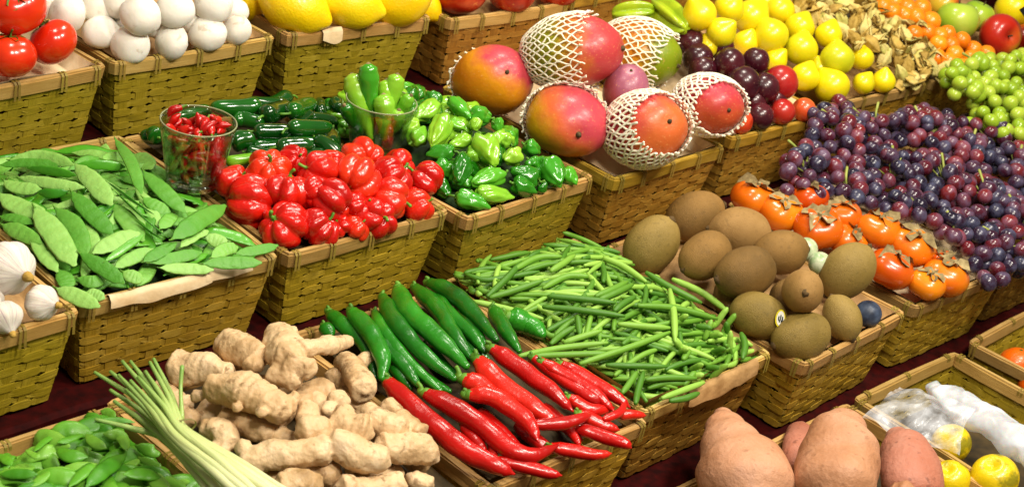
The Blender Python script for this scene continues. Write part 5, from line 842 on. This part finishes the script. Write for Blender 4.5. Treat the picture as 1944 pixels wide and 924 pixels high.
for pts, lab in (([(420, 400), (500, 470), (560, 480)], 'ginger root buried at the left behind the lemongrass'), ([(820, 380), (1000, 400), (1080, 380)], 'ginger root buried between the upper ones'), ([(1180, 420), (1250, 480), (1300, 560)], 'ginger root buried under the branching one'), ([(640, 800), (760, 840), (840, 900)], 'ginger root buried beside the lemongrass stalks'), ([(1000, 640), (1080, 680), (1160, 700)], 'ginger root buried in the middle gap'),
    ([(1340, 330), (1400, 350), (1460, 480)], 'ginger root buried beside the green chillies'), ([(1450, 820), (1560, 860), (1700, 860)], 'ginger root buried at the right front'), ([(800, 480), (700, 520), (620, 560)], 'ginger root buried under the long middle one'), ([(1600, 620), (1700, 700), (1820, 820)], 'ginger root buried by the longest red chilli')):
    ginger([(pts, [58, 66, 54], -.006)], 'ginger', lab)
# ------------------------------------------------------------------ lemongrass bundle
e = link('lemongrass_bundle', None, None, on('ginger', *Y4(520, 650), .06)); c = e.location.copy(); tag(e, 'tied bundle of pale green lemongrass lying between pea pods and ginger', 'lemongrass')
def stalk(pts, R):
    P = [on('ginger', *Y4(x, y), l) - c for x, y, l in pts]; s = px2m(c, 1 / 2.852); vs, fs = tube(P, [r * s for r in R], 26, 12, lump=.12, ls=50)
    uv = [((i // 12) / 26., (i % 12) / 12.) for i in range(27 * 12)] + [(0, 0), (1, 0)]; link('stalk', mk('stalk', vs, fs, M['grass'], True, uv), e)
for i, (tx, ty, mx_, my, bx, by, r, l) in enumerate(((55, 305, 440, 560, 1010, 960, 30, .062), (140, 300, 455, 575, 900, 990, 26, .07), (205, 245, 480, 590, 960, 970, 28, .074), (250, 245, 500, 600, 1060, 960, 26, .076), (330, 300, 510, 600, 930, 960, 30, .080), (355, 250, 530, 610, 1010, 940, 28, .076), (375, 232, 545, 610, 1090, 950, 26, .068), (140, 400, 440, 620, 800, 980, 30, .058), (60, 560, 430, 660, 740, 990, 24, .05), (185, 320, 470, 640, 860, 990, 28, .084), (250, 350, 500, 655, 920, 990, 28, .086), (225, 400, 480, 680, 780, 1000, 26, .068), (290, 330, 540, 640, 1040, 980, 24, .080), (160, 460, 460, 690, 720, 1000, 24, .056))):
    stalk([(tx, ty, l + .01), ((tx + mx_) / 2 + 8, (ty + my) / 2 - 4, l + .004), (mx_, my, l), ((mx_ + bx) / 2 + 5, (my + by) / 2, l), (bx, by, l)], [10, 14, 21, r * .9, r * .95, r * .9])
P = [on('ginger', *Y4(530, 270), .10) - c, on('ginger', *Y4(522, 400), .085) - c, on('ginger', *Y4(530, 560), .065) - c]; s = px2m(c, 1 / 2.852); vs, fs = tube(P, [12 * s, 11 * s, 13 * s], 12, 8); link('stalk', mk('stalk', vs, fs, M['grass'], True, [((i // 8) / 40., .5) for i in range(13 * 8)] + [(0, 0), (.3, 0)]), e)
# band round the bundle
axb = (on('ginger', *Y4(900, 900), .07) - on('ginger', *Y4(450, 580), .07)).normalized(); sd_ = axb.cross(Vector((0, 0, 1))).normalized(); upb = sd_.cross(axb); vs = []; fs = []; n = 32; rw = 88 * s; cb = Vector((0, 0, .012))
for i in range(n):
    a = 2 * PI * i / n; rad = sd_ * math.cos(a) * rw + upb * math.sin(a) * rw * .55
    for j in range(6): b_ = 2 * PI * j / 6; vs.append(cb + rad * (1 + .03 * math.cos(b_)) + axb * (.0014 * math.sin(b_) - .004 * math.cos(a)))
for i in range(n):
    for j in range(6): a = i * 6; b_ = ((i + 1) % n) * 6; fs.append((a + j, b_ + j, b_ + (j + 1) % 6, a + (j + 1) % 6))
link('rubber_band', mk('rubber_band', vs, fs, M['band']), e)
# ------------------------------------------------------------------ sugar snap pods bottom left
def snap(P, w, lab):
    vs, fs = tube(P, [w * .15, w * .75, w, w * 1.02, w, w * .75, w * .12], 18, 12, up=(Vector((random.uniform(-.4, .4), random.uniform(-.4, .2), .6)) + cdir(0, 0, 1) * .5).normalized(), flat=.30, lump=.12, ls=55, bulge=3); vs, c = recentre(vs); tag(link('pea_pod', mk('pea_pod', vs, fs, M['pea']), None, c), lab, 'pea pod', 'sugar snap pea pods')
SN = [([(200, 790), (240, 815), (305, 820)], 26, 'curved pea pod in the middle of the pile'), ([(200, 770), (240, 760), (290, 740)], 16, 'pea pod at the back of the pile'), ([(360, 740), (420, 750), (440, 800)], 24, 'round backed pea pod near the lemongrass'), ([(300, 740), (330, 770), (370, 790)], 20, 'pea pod left of the round backed one'), ([(470, 780), (530, 800), (550, 800)], 24, 'pea pod right under the lemongrass tips'), ([(120, 800), (150, 770), (185, 745)], 14, 'slim pea pod standing near the back rim'), ([(300, 924), (370, 860), (440, 810)], 30, 'large pale pea pod rising right at the lower edge'), ([(240, 924), (300, 870), (340, 850)], 24, 'pea pod left of the large pale one'), ([(430, 880), (500, 880), (560, 890)], 26, 'straight pea pod at the lower right of the pile'), ([(0, 880), (70, 880), (130, 880)], 20, 'pea pod lying level at the left edge'), ([(110, 924), (150, 890), (160, 870)], 22, 'pea pod at the lower left'), ([(0, 810), (20, 830), (40, 850)], 18, 'pea pod end at the left edge'), ([(90, 795), (120, 815), (140, 820)], 14, 'short pea pod near the left'), ([(330, 695), (400, 690), (470, 700)], 12, 'flat pointed pod at the foot of the lemongrass'), ([(350, 660), (380, 670), (400, 690)], 18, 'pea pod in the right back corner'), ([(480, 820), (540, 850), (560, 860)], 16, 'pea pod under the lemongrass bundle')]
for pts, w, lab in SN: P = [on('pea', *Y3(*q), .026) for q in pts]; snap(P, px2m(P[0], w / 1.833), 'green ' + lab)
for k in range(185):
    u = random.uniform(-.13, .13); v = random.uniform(.12, .395); a = random.uniform(0, PI); L = random.uniform(.028, .042); lz = (k % 5) * .006 - .008; P = []
    for s_ in (-1, 0, 1):
        U = max(-.138, min(.138, u + math.cos(a) * L * s_)); V = max(.0, min(.397, v + math.sin(a) * L * s_)); q = bw('pea', U, V); q.z = mound('pea', q.x, q.y) + lz + (.005 if s_ == 0 else 0) + s_ * random.uniform(-.006, .006); P.append(q)
    snap(P, random.uniform(.0095, .013), 'sugar snap pod ' + zone('pea', P[1]))
# ------------------------------------------------------------------ sweet potatoes
def sweet(pts, R, lift, lab, flat=.9):
    P = [on('sweet', *Y7(x, y), lift + l) for x, y, l in pts]; s = px2m(P[len(P) // 2], 1 / 2.852); vs, fs = tube(P, [r * s for r in R], 40, 36, lump=.16, ls=13, flat=flat); vs, c = recentre(vs); o = link('sweet_potato', mk('sweet_potato', vs, fs, M['sweet_r' if 'reddish potato' in lab or lab.startswith(('reddish', 'dark')) else 'sweet']), None, c); sm = o.modifiers.new('smooth', 'SUBSURF'); sm.levels = sm.render_levels = 1; tag(o, lab, 'sweet potato', 'sweet potatoes')
sweet([(262, 492, .05), (266, 545, .05), (282, 615, .05), (318, 712, .05), (365, 812, .045), (400, 930, .04), (420, 1060, .03)], [3, 58, 112, 182, 236, 240, 140], .02, 'sweet potato at the left with its pointed end up')
sweet([(968, 522, .07), (936, 580, .07), (900, 645, .07), (893, 725, .07), (893, 815, .065), (885, 930, .06), (880, 1040, .05)], [18, 118, 182, 218, 232, 212, 120], .03, 'largest sweet potato in the middle, rooty tip on top')
sweet([(1200, 640, .02), (1260, 760, .02), (1290, 900, .02), (1290, 1040, .01)], [60, 140, 165, 165, 120], .02, 'reddish sweet potato behind the middle one on the right')
sweet([(690, 590, .0), (670, 700, .0), (660, 820, .0)], [30, 75, 85, 80, 50], .0, 'dark sweet potato glimpsed between the two big ones')
sweet([(1180, 950, .05), (1300, 985, .05)], [60, 90, 60], .03, 'sweet potato end at the lower edge under the reddish one')
# ------------------------------------------------------------------ mottled yellow fruit and plastic bag, oranges
for (x, y, r, lift, lab) in ((1500, 690, 38, .02, 'mottled yellow fruit partly inside the plastic bag'), (1495, 885, 38, .02, 'yellow fruit at the lower edge next to the sweet potato'), (1735, 875, 46, .03, 'mottled yellow fruit below the white bag at the lower right'), (1630, 1000, 40, .0, 'yellow fruit just below the lower edge')):
    p = on('lbag', *Y7(x, y), lift); o = body('yellow_apple', 'apple', M['quince'], p, px2m(p, r), cdir(-.3, .7, .5)); tag(o, lab, 'fruit', 'mottled yellow fruit')
for (x, y, r, lab) in ((1850, 262, 34, 'orange at the lower right edge'), (1960, 380, 34, 'orange below the other one at the right edge')):
    p = on('orange', *Y7(x, y), .0); o = body('orange', 'round', M['orange'], p, px2m(p, r)); tag(o, lab, 'orange', 'oranges'); disc_calyx('calyx', M['calyx'], 5, .004, px2m(p, r) * .95, o)
def sheet(corners, nu, nv, amp, fs_, seed, lifts):
    vs = []; fs = []; C3 = [on('lbag', *Y7(*q), l) for q, l in zip(corners, lifts)]
    for j in range(nv + 1):
        for i in range(nu + 1):
            a = i / nu; b_ = j / nv; p = (C3[0] * (1 - a) + C3[1] * a) * (1 - b_) + (C3[3] * (1 - a) + C3[2] * a) * b_
            q = Vector((p.x * fs_ + seed, p.y * fs_, 0)); ridge = 1 - 2 * (MN.noise(q) ** 2 + .01) ** .5; r2 = 1 - 2 * (MN.noise(q * 2.1 + Vector((7, 0, 0))) ** 2 + .004) ** .5; w = Vector((MN.noise(q * .8), MN.noise(q * .8 + Vector((9, 0, 0))), 0)) * amp
            vs.append(p + w + Vector((0, 0, amp * ridge + amp * .4 * r2 - amp * .6 + .012 * math.sin(PI * a) * math.sin(PI * b_))))
    for j in range(nv):
        for i in range(nu): a = j * (nu + 1) + i; fs.append((a, a + 1, a + nu + 2, a + nu + 1))
    return vs, fs
e = link('plastic_bag', None, None, on('lbag', *Y7(1500, 500), .04)); c = e.location.copy(); tag(e, 'crumpled clear and white plastic bag over the mottled yellow fruit', 'bag')
vs, fs = sheet([(1040, 560), (1230, 360), (1640, 520), (1500, 760)], 60, 60, .013, 17, 3., [.04, .05, .07, .06]); link('clear_film', mk('clear_film', [v - c for v in vs], fs, M['film'], False), e)
P = [on('lbag', *Y7(x, y), l) for x, y, l in ((1400, 400, .03), (1480, 450, .035), (1600, 520, .04), (1760, 610, .045), (1920, 720, .05), (2050, 800, .05))]; w = px2m(P[2], 1 / 2.852)
vs, fs = tube(P, [60 * w, 105 * w, 118 * w, 122 * w, 125 * w, 120 * w], 90, 60, up=(0, -.3, 1), flat=.62, round_=False); nv = []
for v in vs:
    q = v * 20; a = abs(MN.noise(q)) ; b_ = abs(MN.noise(q * 2.2 + Vector((5, 5, 5)))); nv.append(v + Vector((MN.noise(q * .7), MN.noise(q * .7 + Vector((3, 0, 0))), .7)) * (.018 * (.35 - a) + .008 * (.3 - b_)) - c)
link('white_film', mk('white_film', nv, fs, M['bagwhite']), e)
